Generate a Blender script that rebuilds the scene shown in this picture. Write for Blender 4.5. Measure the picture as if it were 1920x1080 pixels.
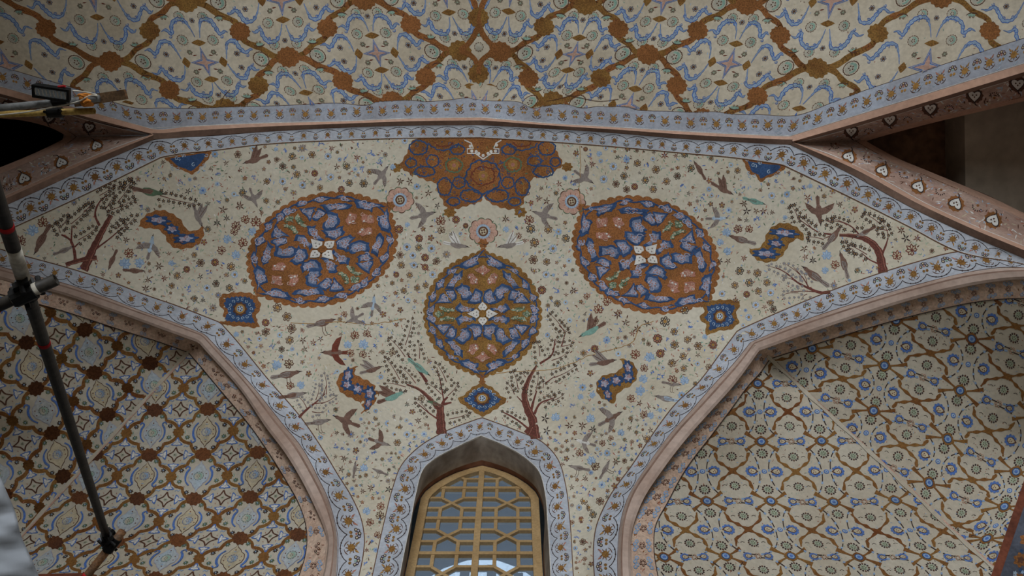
import bpy, math, random
import numpy as np
from mathutils import Vector
from mathutils.geometry import delaunay_2d_cdt, tessellate_polygon

for o in list(bpy.data.objects):
    bpy.data.objects.remove(o)
SC = bpy.context.scene
COL = SC.collection
random.seed(7)

# ---------------------------------------------------------------- camera
FPX = 1500.0                       # focal length in pixels of the 1920 px wide frame
PITCH = math.radians(74.7)
CP, SP = math.cos(PITCH), math.sin(PITCH)
EYE = 1.6
cd = bpy.data.cameras.new('camera')
cd.sensor_width = 36.0
cd.lens = 36.0 * FPX / 1920.0
cd.clip_end = 200
cam = bpy.data.objects.new('camera', cd)
COL.objects.link(cam)
cam.location = (0, 0, EYE)
cam.rotation_euler = (math.pi / 2 + PITCH, 0, 0)
SC.camera = cam

# ---------------------------------------------------------------- light
SC.view_settings.view_transform = 'Standard'
SC.view_settings.look = 'None'
SC.view_settings.gamma = 1.0
SC.view_settings.use_curve_mapping = False
SC.view_settings.exposure = -0.17
W = bpy.data.worlds.new('daylight')
SC.world = W
W.use_nodes = True
bg = W.node_tree.nodes['Background']
bg.inputs[0].default_value = (0.80, 0.90, 1.0, 1)
bg.inputs[1].default_value = 0.04

def area(name, loc, rot, sx, sy, power, col):
    l = bpy.data.lights.new(name, 'AREA')
    l.shape = 'RECTANGLE'
    l.size, l.size_y, l.energy, l.color = sx, sy, power, col
    o = bpy.data.objects.new(name, l)
    COL.objects.link(o)
    o.location, o.rotation_euler = loc, rot
    return o
# daylight entering through the tall open front of the hall behind the viewer
area('daylight_opening', (-0.3, -8.5, 2.8), (math.radians(105), 0, 0), 5.5, 4.0, 470, (0.94, 0.97, 1.0))
# unseen far lamp, added to light front-facing facets more than side ones
area('far_front_lamp', (-0.3, -19.0, 3.6), (math.radians(95), 0, 0), 7.0, 6.0, 2000, (0.94, 0.97, 1.0))

# ---------------------------------------------------------------- materials
def lin(c):
    return tuple(((v / 255) / 12.92 if v / 255 <= 0.04045 else ((v / 255 + 0.055) / 1.055) ** 2.4) for v in c)

M = {}
def mat(name, rgb, var=0.12, scale=9.0, fine=60.0, fvar=0.10, rough=0.85, tint=None, bump=0.0, metallic=0.0):
    """painted plaster: base colour broken up by two procedural noises in world space"""
    m = bpy.data.materials.new(name)
    m.use_nodes = True
    nt = m.node_tree
    b = nt.nodes['Principled BSDF']
    b.inputs['Roughness'].default_value = rough
    b.inputs['Metallic'].default_value = metallic
    b.inputs['Specular IOR Level'].default_value = 0.25
    geo = nt.nodes.new('ShaderNodeNewGeometry')
    n1 = nt.nodes.new('ShaderNodeTexNoise'); n1.inputs['Scale'].default_value = scale; n1.inputs['Detail'].default_value = 5
    n2 = nt.nodes.new('ShaderNodeTexNoise'); n2.inputs['Scale'].default_value = fine; n2.inputs['Detail'].default_value = 2
    nt.links.new(geo.outputs['Position'], n1.inputs['Vector'])
    nt.links.new(geo.outputs['Position'], n2.inputs['Vector'])
    l = lin(rgb)
    r1 = nt.nodes.new('ShaderNodeValToRGB')
    t = lin(tint) if tint else tuple(v * (1 - 2.2 * var) for v in l)
    r1.color_ramp.elements[0].position = 0.30
    r1.color_ramp.elements[0].color = (*t, 1)
    r1.color_ramp.elements[1].position = 0.62
    r1.color_ramp.elements[1].color = (*l, 1)
    nt.links.new(n1.outputs['Fac'], r1.inputs['Fac'])
    mr = nt.nodes.new('ShaderNodeMapRange')
    mr.inputs['From Min'].default_value = 0.3; mr.inputs['From Max'].default_value = 0.7
    mr.inputs['To Min'].default_value = 1 - 2 * fvar; mr.inputs['To Max'].default_value = 1 + 2 * fvar
    nt.links.new(n2.outputs['Fac'], mr.inputs['Value'])
    mx = nt.nodes.new('ShaderNodeMix'); mx.data_type = 'RGBA'; mx.blend_type = 'MULTIPLY'
    mx.inputs['Factor'].default_value = 1.0
    nt.links.new(r1.outputs['Color'], mx.inputs['A'])
    nt.links.new(mr.outputs['Result'], mx.inputs['B'])
    nt.links.new(mx.outputs['Result'], b.inputs['Base Color'])
    if bump:
        bp = nt.nodes.new('ShaderNodeBump'); bp.inputs['Strength'].default_value = bump; bp.inputs['Distance'].default_value = 0.01
        nt.links.new(n1.outputs['Fac'], bp.inputs['Height'])
        nt.links.new(bp.outputs['Normal'], b.inputs['Normal'])
    M[name] = m
    return m

mat('cream', (205, 199, 182), scale=1.6, fine=26, fvar=0.04, tint=(193, 184, 163), bump=0.15)
mat('cream_niche', (196, 189, 173), scale=1.3, fine=24, fvar=0.04, tint=(184, 173, 154), bump=0.15)
mat('cream_ceiling', (212, 203, 183), scale=1.8, fine=26, fvar=0.05, tint=(192, 180, 158), bump=0.15)
mat('band', (184, 190, 200), scale=2.2, fine=30, fvar=0.06, tint=(162, 166, 174))
mat('band_ceiling', (180, 188, 202), scale=2.0, fine=30, fvar=0.06, tint=(158, 160, 168))
mat('pink_ground', (208, 182, 162), scale=9, fine=40, fvar=0.10, tint=(190, 160, 140))
mat('heart_ground', (184, 158, 144), scale=3, fine=30, fvar=0.08, tint=(160, 130, 116))
mat('moulding', (186, 166, 154), scale=2.2, fine=20, fvar=0.05, tint=(162, 138, 124))
mat('moulding_pink', (192, 156, 136), scale=1.7, fine=20, fvar=0.05, tint=(186, 148, 126))
mat('moulding_brown', (146, 120, 106), scale=2.5, fine=24, fvar=0.06, tint=(118, 94, 82))
mat('gold', (144, 108, 56), scale=6, fine=75, fvar=0.22, tint=(120, 82, 42))
mat('rust', (150, 98, 56), scale=3, fine=75, fvar=0.20, tint=(124, 82, 44))
mat('niche_gold', (136, 98, 52), scale=2.4, fine=60, fvar=0.14, tint=(112, 66, 34))
mat('niche_node', (116, 72, 42), scale=2.0, fine=60, fvar=0.16, tint=(84, 52, 36))
mat('blue', (56, 84, 126), scale=8, fine=60, fvar=0.12, tint=(44, 66, 102))
mat('cobalt', (84, 120, 190), scale=10, fine=60, fvar=0.12, tint=(92, 116, 164))
mat('skyblue', (148, 174, 206), scale=10, fine=50, fvar=0.08)
mat('paleblue', (178, 198, 216), scale=8, fine=40, fvar=0.07)
mat('lilac', (172, 172, 192), scale=10, fine=60, fvar=0.12)
mat('rose', (176, 122, 104), scale=10, fine=60, fvar=0.12)
mat('palepink', (206, 168, 150), scale=10, fine=60, fvar=0.08)
mat('green', (150, 182, 166), scale=10, fine=60, fvar=0.10)
mat('sage', (164, 178, 154), scale=10, fine=60, fvar=0.10)
mat('leafgreen', (96, 118, 92), scale=10, fine=60, fvar=0.10)
mat('dark', (62, 50, 48), scale=10, fine=60, fvar=0.10)
mat('brown', (96, 66, 52), scale=10, fine=60, fvar=0.12)
mat('darkred', (118, 62, 48), scale=10, fine=60, fvar=0.12)
mat('bark', (112, 64, 56), scale=14, fine=60, fvar=0.18)
mat('tan', (170, 128, 70), scale=10, fine=60, fvar=0.12)
mat('buff', (202, 190, 162), scale=10, fine=60, fvar=0.05)
mat('rosette_ground', (196, 192, 176), scale=10, fine=60, fvar=0.05)
mat('white', (224, 222, 216), scale=10, fine=60, fvar=0.05)
mat('greyfeather', (146, 136, 130), scale=14, fine=70, fvar=0.10)
mat('brownfeather', (124, 96, 84), scale=14, fine=70, fvar=0.12)
mat('teal', (128, 168, 156), scale=14, fine=70, fvar=0.10)
mat('line', (110, 78, 58), scale=10, fine=60, fvar=0.05)
mat('reveal', (186, 178, 168), scale=2.6, fine=14, fvar=0.08, tint=(122, 110, 98), bump=0.2)
mat('reveal_red', (134, 94, 74), scale=4, fine=20, fvar=0.08, tint=(110, 76, 60))
mat('wood', (178, 150, 108), scale=3, fine=55, fvar=0.07, tint=(160, 130, 88), rough=0.6)
mat('recess_brown', (150, 112, 86), scale=1.5, fine=9, fvar=0.2, tint=(84, 66, 56))
mat('recess_grey', (196, 184, 166), scale=1.2, fine=8, fvar=0.06, tint=(176, 164, 146))
mat('ogee_blue', (176, 190, 200), scale=6, fine=40, fvar=0.07, tint=(184, 184, 178))
mat('patch_lilac', (124, 136, 164), scale=10, fine=60, fvar=0.12)
mat('unlit_black', (20, 19, 19), scale=2, fine=9, fvar=0.1)  # near-black colour stands in for the unlit depth of the left opening
mat('steel', (134, 136, 136), scale=9, fine=50, fvar=0.10, rough=0.5, tint=(104, 106, 106))
mat('steel_dark', (60, 56, 50), scale=9, fine=50, fvar=0.18, rough=0.55, tint=(38, 36, 34))
mat('steel_white', (196, 192, 180), scale=12, fine=60, fvar=0.08, rough=0.6, tint=(164, 156, 140))
mat('iron', (26, 26, 26), scale=12, fine=60, fvar=0.1, rough=0.6)
mat('yellow_tube', (190, 160, 88), scale=14, fine=60, fvar=0.1, rough=0.55, tint=(150, 118, 58))
mat('board', (116, 92, 66), scale=16, fine=70, fvar=0.16, tint=(78, 60, 44))
mat('rusty_tube', (132, 92, 58), scale=9, fine=60, fvar=0.2, tint=(92, 74, 58), rough=0.6)
mat('orange_tie', (220, 140, 60), scale=20, fine=60, fvar=0.1)
mat('red_tape', (190, 40, 44), scale=20, fine=60, fvar=0.1)
mat('cable', (214, 210, 196), scale=20, fine=60, fvar=0.05, rough=0.5)
mat('lamp_lens', (190, 206, 222), scale=30, fine=160, fvar=0.1, rough=0.2)
mat('sheet', (176, 183, 192), scale=3, fine=14, fvar=0.03, rough=0.7, bump=0.15)
mat('timber', (112, 62, 44), scale=4, fine=40, fvar=0.12, tint=(86, 48, 36))
mat('pier_ground', (84, 88, 100), scale=6, fine=40, fvar=0.1)
mat('floor_stone', (150, 142, 130), scale=1.2, fine=20, fvar=0.06)
mat('outer_white', (226, 230, 232), scale=2, fine=30, fvar=0.04)
mat('outer_grey', (126, 138, 150), scale=1.5, fine=12, fvar=0.05)

# window glass: dusty bluish panes
g = bpy.data.materials.new('dusty_glass'); g.use_nodes = True
nt = g.node_tree; b = nt.nodes['Principled BSDF']
b.inputs['Base Color'].default_value = (*lin((150, 166, 182)), 1); b.inputs['Roughness'].default_value = 0.25
tr = nt.nodes.new('ShaderNodeBsdfTransparent'); tr.inputs[0].default_value = (0.80, 0.90, 1.0, 1)
mxs = nt.nodes.new('ShaderNodeMixShader'); nz = nt.nodes.new('ShaderNodeTexNoise'); nz.inputs['Scale'].default_value = 7
mpr = nt.nodes.new('ShaderNodeMapRange'); mpr.inputs['To Min'].default_value = 0.30; mpr.inputs['To Max'].default_value = 0.50
nt.links.new(nz.outputs['Fac'], mpr.inputs['Value']); nt.links.new(mpr.outputs['Result'], mxs.inputs['Fac'])
nt.links.new(tr.outputs[0], mxs.inputs[1]); nt.links.new(b.outputs[0], mxs.inputs[2])
nt.links.new(mxs.outputs[0], nt.nodes['Material Output'].inputs['Surface'])
M['glass'] = g

# ---------------------------------------------------------------- geometry of the vault
def rays(p):
    p = np.asarray(p, float).reshape(-1, 2)
    x = (p[:, 0] - 960) / FPX
    v = (540 - p[:, 1]) / FPX
    return np.stack([x, CP - SP * v, SP + CP * v], 1)

def wall_z(py, Y):
    d = rays([[960, py]])[0]
    return Y * d[2] / d[1]

class Surf:
    """smooth plaster surface: height above eye level interpolated through survey points"""
    def __init__(self, ctrl):
        c = np.array(ctrl, float)
        self.c = c[:, :2] / 1000
        n = len(c)
        K = self._k(self.c)
        P = np.hstack([np.ones((n, 1)), self.c])
        A = np.zeros((n + 3, n + 3))
        A[:n, :n] = K + np.eye(n) * 1e-5
        A[:n, n:] = P; A[n:, :n] = P.T
        self.w = np.linalg.solve(A, np.concatenate([c[:, 2], np.zeros(3)]))
    def _k(self, q):
        d2 = ((q[:, None, :] - self.c[None]) ** 2).sum(2)
        return 0.5 * d2 * np.log(d2 + 1e-12)
    def z(self, p):
        q = np.asarray(p, float).reshape(-1, 2) / 1000
        out = np.empty(len(q))
        for i in range(0, len(q), 20000):
            s = q[i:i + 20000]
            out[i:i + 20000] = self._k(s) @ self.w[:-3] + np.hstack([np.ones((len(s), 1)), s]) @ self.w[-3:]
        return out
    def P(self, p):
        d = rays(p)
        return d * (self.z(p) / d[:, 2])[:, None]
    def N(self, p):
        p = np.asarray(p, float).reshape(-1, 2)
        a = self.P(p)
        n = np.cross(self.P(p + [1.0, 0]) - a, self.P(p + [0, 1.0]) - a)
        n /= np.linalg.norm(n, axis=1)[:, None] + 1e-12
        return n * np.where((n * a).sum(1) > 0, -1, 1)[:, None]

class Fold(Surf):
    """two smooth surfaces meeting in a crease (line a-b in survey coordinates)"""
    def __init__(self, A, B, a, b):
        self.A, self.B, self.a, self.b = A, B, np.array(a, float), np.array(b, float)
    def side(self, p):
        d = self.b - self.a
        q = np.asarray(p, float).reshape(-1, 2) - self.a
        return d[0] * q[:, 1] - d[1] * q[:, 0]
    def z(self, p):
        return np.where(self.side(p) > 0, self.A.z(p), self.B.z(p))

def plane_z(p, x0, y0, dx, dy):
    """height at which the ray through p meets the vertical plane through (x0,y0) along (dx,dy)"""
    d = rays([p])[0]
    t = (dy * x0 - dx * y0) / (dy * d[0] - dx * d[1])
    return t * d[2]
LP = lambda p: plane_z(p, -1.1, 3.5, -1.9, -0.96)      # left corner arch
RP = lambda p: plane_z(p, 0.5, 3.5, 1.9, -0.96)        # right corner arch

kc = []
for y in (1250, 1160, 1080, 1000, 937, 880, 815):
    for x in ((690, 800, 905, 1000, 1105) if y > 900 else (740, 905, 1060)):
        kc.append((x, y, wall_z(y, 3.5)))
kc += [(905, 700, 8.2), (905, 590, 8.8), (905, 470, 9.3), (905, 350, 9.65), (903, 228, 9.9),
       (283, 250, 8.75), (1483, 265, 8.75), (590, 233, 9.55), (1220, 246, 9.5),
       (130, 330, 8.15), (1640, 345, 8.2), (605, 467, 8.95), (1210, 478, 8.95),
       (330, 430, 8.4), (1460, 440, 8.4)]
for p in [(673, 1080), (680, 1010), (617, 863), (567, 787), (500, 710), (413, 605), (267, 553), (133, 503), (-40, 457), (-200, 430)]:
    kc.append((*p, LP(p)))
for p in [(1115, 1080), (1115, 1010), (1187, 870), (1227, 810), (1307, 720), (1383, 620), (1530, 556), (1680, 503), (1797, 472), (1980, 445)]:
    kc.append((*p, RP(p)))
KITE = Surf(kc)
kz = lambda x, y: (x, y, float(KITE.z([[x, y]])[0]))

# band edges surveyed as pairs (edge toward the panel | edge away from it); 'k' marks a kink
B_TOP = [(-165, 512, -165, 486), (-40, 457, -60, 418), (23, 428, 3, 389), (170, 360, 150, 322), (302, 295, 283, 263, 'k'), (335, 289, 325, 259),
         (393, 283, 388, 256), (480, 272, 478, 249), (640, 263, 640, 240), (770, 259, 770, 236), (902, 258, 902, 235, 'k'),
         (1030, 266, 1032, 242), (1150, 275, 1152, 250), (1280, 287, 1283, 261), (1387, 297, 1394, 267), (1467, 309, 1483, 272, 'k'),
         (1573, 360, 1592, 325), (1700, 423, 1720, 395), (1797, 472, 1815, 440), (1925, 497, 1925, 487), (2100, 575, 2100, 567)]
C_LEFT = [(-165, 430, -170, 460), (-40, 457, -48, 488), (53, 482, 44, 513), (133, 504, 122, 533), (213, 530, 202, 560), (267, 551, 256, 581), (333, 574, 321, 604),
          (413, 605, 383, 628, 'k'), (433, 627, 402, 648), (503, 712, 470, 722), (567, 787, 529, 796), (603, 840, 567, 843), (633, 890, 597, 900),
          (658, 930, 614, 937), (677, 973, 627, 983), (683, 1007, 632, 1010), (681, 1040, 632, 1043), (673, 1080, 630, 1080), (640, 1200, 600, 1200)]
ML_LEFT = [(-170, 460, -175, 478), (-48, 488, -53, 506), (44, 513, 38, 531), (122, 533, 114, 549), (202, 560, 194, 576), (256, 581, 249, 595), (321, 604, 312, 618),
           (383, 628, 373, 640, 'k'), (402, 648, 386, 655), (470, 722, 450, 727), (529, 796, 501, 801), (567, 843, 536, 847), (597, 900, 571, 905),
           (614, 937, 589, 941), (627, 983, 608, 986), (632, 1010, 615, 1012), (632, 1043, 613, 1045), (630, 1080, 607, 1080), (600, 1200, 572, 1200)]
PK_LEFT = [(-175, 478, -185, 505), (-53, 506, -61, 536), (38, 531, 30, 560), (114, 549, 105, 579), (194, 576, 184, 604), (249, 595, 239, 622), (312, 618, 300, 641),
           (373, 640, 353, 660, 'k'), (386, 655, 364, 672), (450, 727, 411, 728), (501, 801, 472, 801), (536, 847, 506, 850), (571, 905, 540, 905),
           (589, 941, 560, 941), (608, 986, 575, 987), (615, 1012, 577, 1012), (613, 1045, 573, 1045), (607, 1080, 562, 1080), (572, 1200, 515, 1200)]
C_RIGHT = [(2100, 520, 2100, 530), (1925, 484, 1925, 503), (1797, 472, 1830, 509), (1713, 493, 1724, 534), (1580, 537, 1593, 573), (1480, 577, 1494, 607),
           (1383, 620, 1408, 643, 'k'), (1350, 664, 1376, 683), (1307, 720, 1338, 723), (1270, 754, 1302, 765), (1227, 810, 1259, 813), (1187, 870, 1216, 872),
           (1140, 937, 1176, 940), (1117, 993, 1163, 993), (1113, 1030, 1160, 1030), (1115, 1080, 1160, 1080), (1135, 1200, 1175, 1200)]
ML_RIGHT = [(2100, 530, 2100, 548), (1925, 503, 1925, 521), (1830, 509, 1836, 530), (1724, 534, 1730, 554), (1593, 573, 1600, 594), (1494, 607, 1502, 627),
            (1408, 643, 1423, 655, 'k'), (1376, 683, 1399, 689), (1338, 723, 1371, 725), (1302, 765, 1333, 767), (1259, 813, 1289, 816), (1216, 872, 1243, 875),
            (1176, 940, 1200, 942), (1163, 993, 1183, 994), (1160, 1030, 1180, 1031), (1160, 1080, 1182, 1080), (1175, 1200, 1200, 1200)]
PK_RIGHT = [(2100, 548, 2100, 588), (1925, 521, 1925, 559), (1836, 530, 1842, 564), (1730, 554, 1738, 585), (1600, 594, 1612, 619), (1502, 627, 1516, 649),
            (1423, 655, 1443, 672, 'k'), (1399, 689, 1425, 698), (1371, 725, 1402, 723), (1333, 767, 1369, 768), (1289, 816, 1332, 817), (1243, 875, 1286, 878),
            (1200, 942, 1251, 942), (1183, 994, 1227, 991), (1180, 1031, 1225, 1031), (1182, 1080, 1232, 1080), (1200, 1200, 1265, 1200)]
D_WIN = [(672, 1200, 735, 1200), (698, 1080, 750, 1080), (720, 980, 769, 985), (737, 913, 780, 927), (751, 875, 791, 885), (781, 842, 813, 862), (827, 813, 853, 840),
         (903, 783, 901, 817, 'k'), (967, 807, 951, 838), (1022, 833, 986, 860), (1047, 863, 1009, 882), (1060, 907, 1021, 920), (1068, 970, 1027, 987),
         (1075, 1080, 1032, 1080), (1082, 1200, 1036, 1200)]
A_CEIL = [(-250, 49, -250, 92), (0, 123, 0, 163), (150, 167, 150, 205), (270, 203, 282, 242, 'k'), (350, 203, 350, 238), (480, 199, 480, 232), (640, 194, 640, 228),
          (770, 188, 770, 223), (900, 186, 900, 221, 'k'), (1030, 195, 1030, 232), (1150, 204, 1150, 239), (1280, 210, 1280, 247), (1400, 214, 1400, 253),
          (1493, 216, 1482, 256, 'k'), (1613, 173, 1613, 215), (1750, 127, 1750, 173), (1920, 72, 1920, 120), (2200, -18, 2200, 34)]
RIDGE = [(279, 241, 279, 262), (284, 242, 284, 262), (350, 238, 352, 258), (480, 232, 478, 249), (640, 228, 640, 240), (770, 223, 770, 236), (900, 221, 902, 235, 'k'), (1030, 232, 1032, 242),
         (1150, 239, 1152, 250), (1280, 247, 1283, 261), (1400, 253, 1397, 268), (1482, 256, 1483, 272), (1487, 256, 1488, 272)]
E_ML_L = [(-250, 92, -250, 112), (0, 163, 0, 181), (150, 205, 150, 220), (284, 242, 289, 254)]
E_ML_R = [(1482, 256, 1490, 268), (1613, 215, 1613, 235), (1750, 173, 1750, 194), (1920, 120, 1920, 143), (2200, 34, 2200, 58)]
F_ML_L = [(288, 262, 288, 252), (150, 322, 144, 307), (67, 360, 60, 345), (3, 389, -4, 374), (-60, 418, -67, 403), (-165, 486, -172, 452)]
F_ML_R = [(1483, 272, 1490, 268), (1592, 325, 1602, 310), (1720, 395, 1730, 379), (1815, 440, 1825, 423), (1925, 487, 1929, 466), (2100, 567, 2105, 547)]

def crspline(P, step):
    P = np.array(P, float)
    if len(P) < 3:
        n = max(1, int(np.linalg.norm((P[-1] - P[0])[:2]) / step))
        return P[0] + (P[-1] - P[0]) * np.linspace(0, 1, n + 1)[:, None]
    Q = np.vstack([2 * P[0] - P[1], P, 2 * P[-1] - P[-2]])
    out = []
    for i in range(len(P) - 1):
        p0, p1, p2, p3 = Q[i:i + 4]
        n = max(1, int(np.linalg.norm((p2 - p1)[:2]) / step))
        t = (np.arange(n) / n)[:, None]
        # non-uniform tangents keep unequal spans from overshooting
        d0, d1, d2 = (np.linalg.norm((b - a)[:2]) + 1e-6 for a, b in ((p0, p1), (p1, p2), (p2, p3)))
        m1 = ((p1 - p0) / d0 * d1 + (p2 - p1) / d1 * d0) / (d0 + d1) * d1
        m2 = ((p2 - p1) / d1 * d2 + (p3 - p2) / d2 * d1) / (d1 + d2) * d1
        out.append((2 * t ** 3 - 3 * t ** 2 + 1) * p1 + (t ** 3 - 2 * t ** 2 + t) * m1 + (-2 * t ** 3 + 3 * t ** 2) * p2 + (t ** 3 - t ** 2) * m2)
    out.append(P[-1:])
    return np.vstack(out)

def smooth_pairs(L, step=9):
    runs, cur = [], []
    for r in L:
        cur.append(r[:4])
        if len(r) > 4:
            runs.append(cur); cur = [r[:4]]
    runs.append(cur)
    parts = [crspline(r, step) for r in runs if len(r) > 1]
    return np.vstack([parts[0]] + [q[1:] for q in parts[1:]])

class Band:
    def __init__(self, pairs, step=9):
        self.q = smooth_pairs(pairs, step)
        self.a, self.b = self.q[:, :2], self.q[:, 2:]
        mid = (self.a + self.b) / 2
        self.s = np.concatenate([[0], np.cumsum(np.linalg.norm(np.diff(mid, axis=0), axis=1))])
        self.L = self.s[-1]
    def at(self, s, t):
        s = np.asarray(s, float); t = np.asarray(t, float)
        a = np.stack([np.interp(s, self.s, self.a[:, k]) for k in (0, 1)], -1)
        b = np.stack([np.interp(s, self.s, self.b[:, k]) for k in (0, 1)], -1)
        return a + (b - a) * t[..., None]
    def width(self, s):
        return float(np.linalg.norm(self.at(s, 1.0 * np.ones(())) - self.at(s, np.zeros(()))))
    def T(self, s0, t0=0.0, w=None):
        w = w or self.width(s0)
        return lambda v: self.at(s0 + v[:, 0], t0 + v[:, 1] / w)

bB, bCL, bCR, bD, bA = Band(B_TOP), Band(C_LEFT), Band(C_RIGHT), Band(D_WIN), Band(A_CEIL)
bPL, bPR = Band(PK_LEFT), Band(PK_RIGHT)
bML, bMR = Band(ML_LEFT), Band(ML_RIGHT)
bRG, bEL, bER, bFL, bFR = Band(RIDGE), Band(E_ML_L), Band(E_ML_R), Band(F_ML_L), Band(F_ML_R)

def edge_ctrl(band, which, step=55):
    n = max(2, int(band.L / step))
    p = band.at(np.linspace(0, band.L, n), np.full(n, float(which)))
    return [kz(*q) for q in p]

# corner niches: each a pair of curved facets meeting in a crease behind the arch apex
eL = edge_ctrl(bML, 0.5); eR = edge_ctrl(bMR, 0.5)
crL = [(353, 660, 7.72), (300, 718, 7.55), (217, 810, 7.22), (140, 894, 6.9), (80, 960, 6.58), (0, 1047, 6.1), (-100, 1155, 5.45)]
crR = [(1443, 672, 7.66), (1530, 754, 7.40), (1620, 838, 7.06), (1707, 920, 6.68), (1790, 1000, 6.28), (1863, 1067, 5.9), (1960, 1160, 5.35)]
kx = lambda L, f: [c for c in L if f(c)]
NLA = Surf(kx(eL, lambda c: c[0] > 372 or c[1] > 636) + crL + [(420, 900, 6.52), (300, 960, 6.28), (450, 1080, 5.45), (300, 1080, 5.75), (150, 1080, 5.88), (420, 1180, 4.95)])
NLB = Surf(kx(eL, lambda c: c[1] < 645 and c[0] < 386) + crL + [(0, 700, 6.86), (80, 760, 7.02), (0, 850, 6.85), (-150, 700, 6.0), (-150, 900, 6.1), (150, 690, 7.35)])
NRA = Surf(kx(eR, lambda c: c[0] < 1425 or c[1] > 652) + crR + [(1390, 900, 6.48), (1500, 960, 6.28), (1400, 1080, 5.42), (1550, 1080, 5.68), (1700, 1080, 5.84), (1390, 1180, 4.95)])
NRB = Surf(kx(eR, lambda c: c[1] < 660 and c[0] > 1405) + crR + [(1920, 700, 6.80), (1850, 760, 6.98), (1920, 850, 6.82), (2070, 700, 6.0), (2070, 900, 6.1), (1700, 700, 7.25)])
NICHE_L = Fold(NLB, NLA, (353, 660), (-100, 1155))      # A side = upper left facet
NICHE_R = Fold(NRA, NRB, (1443, 672), (1960, 1160))
# central ceiling: shallow pointed vault with its crease above x = 900
ridge = edge_ctrl(bRG, 0.0)
crest = [(899, y, 10.06) for y in (-320, -200, -80, 20, 100, 160)] + [(899, 205, 9.97)]
CEL = Surf(kx(ridge, lambda c: c[0] < 899) + crest + [(620, 0, 9.75), (620, -300, 9.8), (280, 0, 9.0), (280, -300, 9.05), (0, 0, 8.35), (0, -300, 8.4), (0, 163, 8.22), (-260, 92, 7.6), (-260, -200, 7.7)])
CER = Surf(kx(ridge, lambda c: c[0] > 899) + crest + [(1180, 0, 9.75), (1180, -300, 9.8), (1500, 0, 9.0), (1500, -300, 9.05), (1920, 0, 8.1), (1920, -300, 8.15), (1920, 120, 7.98), (2200, 34, 7.4), (2200, -200, 7.45)])
CEIL = Fold(CER, CEL, (899, 300), (899, -400))
# splayed reveals of the two upper openings
EL = Surf([(283, 252, 8.74), (150, 213, 8.5), (0, 172, 8.22), (-250, 102, 7.62), (119, 257, 8.95), (83, 233, 8.86), (0, 220, 8.68), (-250, 190, 8.15), (200, 255, 8.86)])
FL = Surf([(283, 252, 8.74), kz(144, 312), kz(60, 350), kz(-4, 380), kz(-172, 455), (119, 257, 8.95), (83, 280, 8.82), (40, 300, 8.7), (0, 316, 8.55), (-172, 390, 8.0), (200, 255, 8.86)])
ER = Surf([(1487, 268, 8.74), (1613, 225, 8.52), (1750, 184, 8.28), (1920, 131, 7.98), (2200, 46, 7.42), (1623, 263, 8.95), (1750, 227, 8.75), (1920, 188, 8.42), (2200, 120, 7.9), (1555, 266, 8.86)])
FR = Surf([(1487, 268, 8.74), kz(1600, 314), kz(1725, 384), kz(1825, 428), kz(1929, 470), kz(2105, 550), (1623, 263, 8.95), (1655, 287, 8.86), (1783, 340, 8.6), (1920, 402, 8.25), (2105, 490, 7.8), (1555, 266, 8.86)])

# ---------------------------------------------------------------- mesh helpers
def even_odd(p, poly):
    poly = np.asarray(poly, float)
    x, y = p[:, 0], p[:, 1]
    inside = np.zeros(len(p), bool)
    j = len(poly) - 1
    for i in range(len(poly)):
        xi, yi = poly[i]; xj, yj = poly[j]
        c = ((yi > y) != (yj > y))
        if c.any():
            xx = (xj - xi) * (y - yi) / ((yj - yi) if yj != yi else 1e-9) + xi
            inside ^= c & (x < xx)
        j = i
    return inside

def tag(o, label, cat, kind=None, group=None):
    if label: o['label'] = label
    if cat: o['category'] = cat
    if kind: o['kind'] = kind
    if group: o['group'] = group
    return o

def link_mesh(name, V, F, mats, idx=None, parent=None, smooth=True):
    me = bpy.data.meshes.new(name)
    me.from_pydata([tuple(v) for v in V], [], [tuple(int(i) for i in f) for f in F])
    for m in mats:
        me.materials.append(M[m])
    if idx is not None and len(mats) > 1:
        me.polygons.foreach_set('material_index', np.asarray(idx, np.int32))
    me.polygons.foreach_set('use_smooth', np.full(len(me.polygons), smooth))
    me.update()
    o = bpy.data.objects.new(name, me)
    COL.objects.link(o)
    if parent:
        o.parent = parent
    return o

UP = np.array([0, 0, EYE])
def fill(poly, step=12):
    """triangulate a polygon with interior points so that it can follow a curved surface"""
    poly = np.asarray(poly, float)
    n = len(poly)
    lo, hi = poly.min(0), poly.max(0)
    gx, gy = np.meshgrid(np.arange(lo[0] + step / 2, hi[0], step), np.arange(lo[1] + step / 2, hi[1], step))
    g = np.stack([gx.ravel(), gy.ravel()], 1) + np.random.RandomState(1).uniform(-.1, .1, (gx.size, 2)) * step
    g = g[even_odd(g, poly)] if len(g) else g
    pts = [Vector(p) for p in poly] + [Vector(p) for p in g]
    v, e, f, *_ = delaunay_2d_cdt(pts, [(i, (i + 1) % n) for i in range(n)], [], 0, 1e-4)
    v = np.array([tuple(q) for q in v]); f = np.array([t for t in f if len(t) == 3])
    return v, f[even_odd(v[f].mean(1), poly)]

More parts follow.
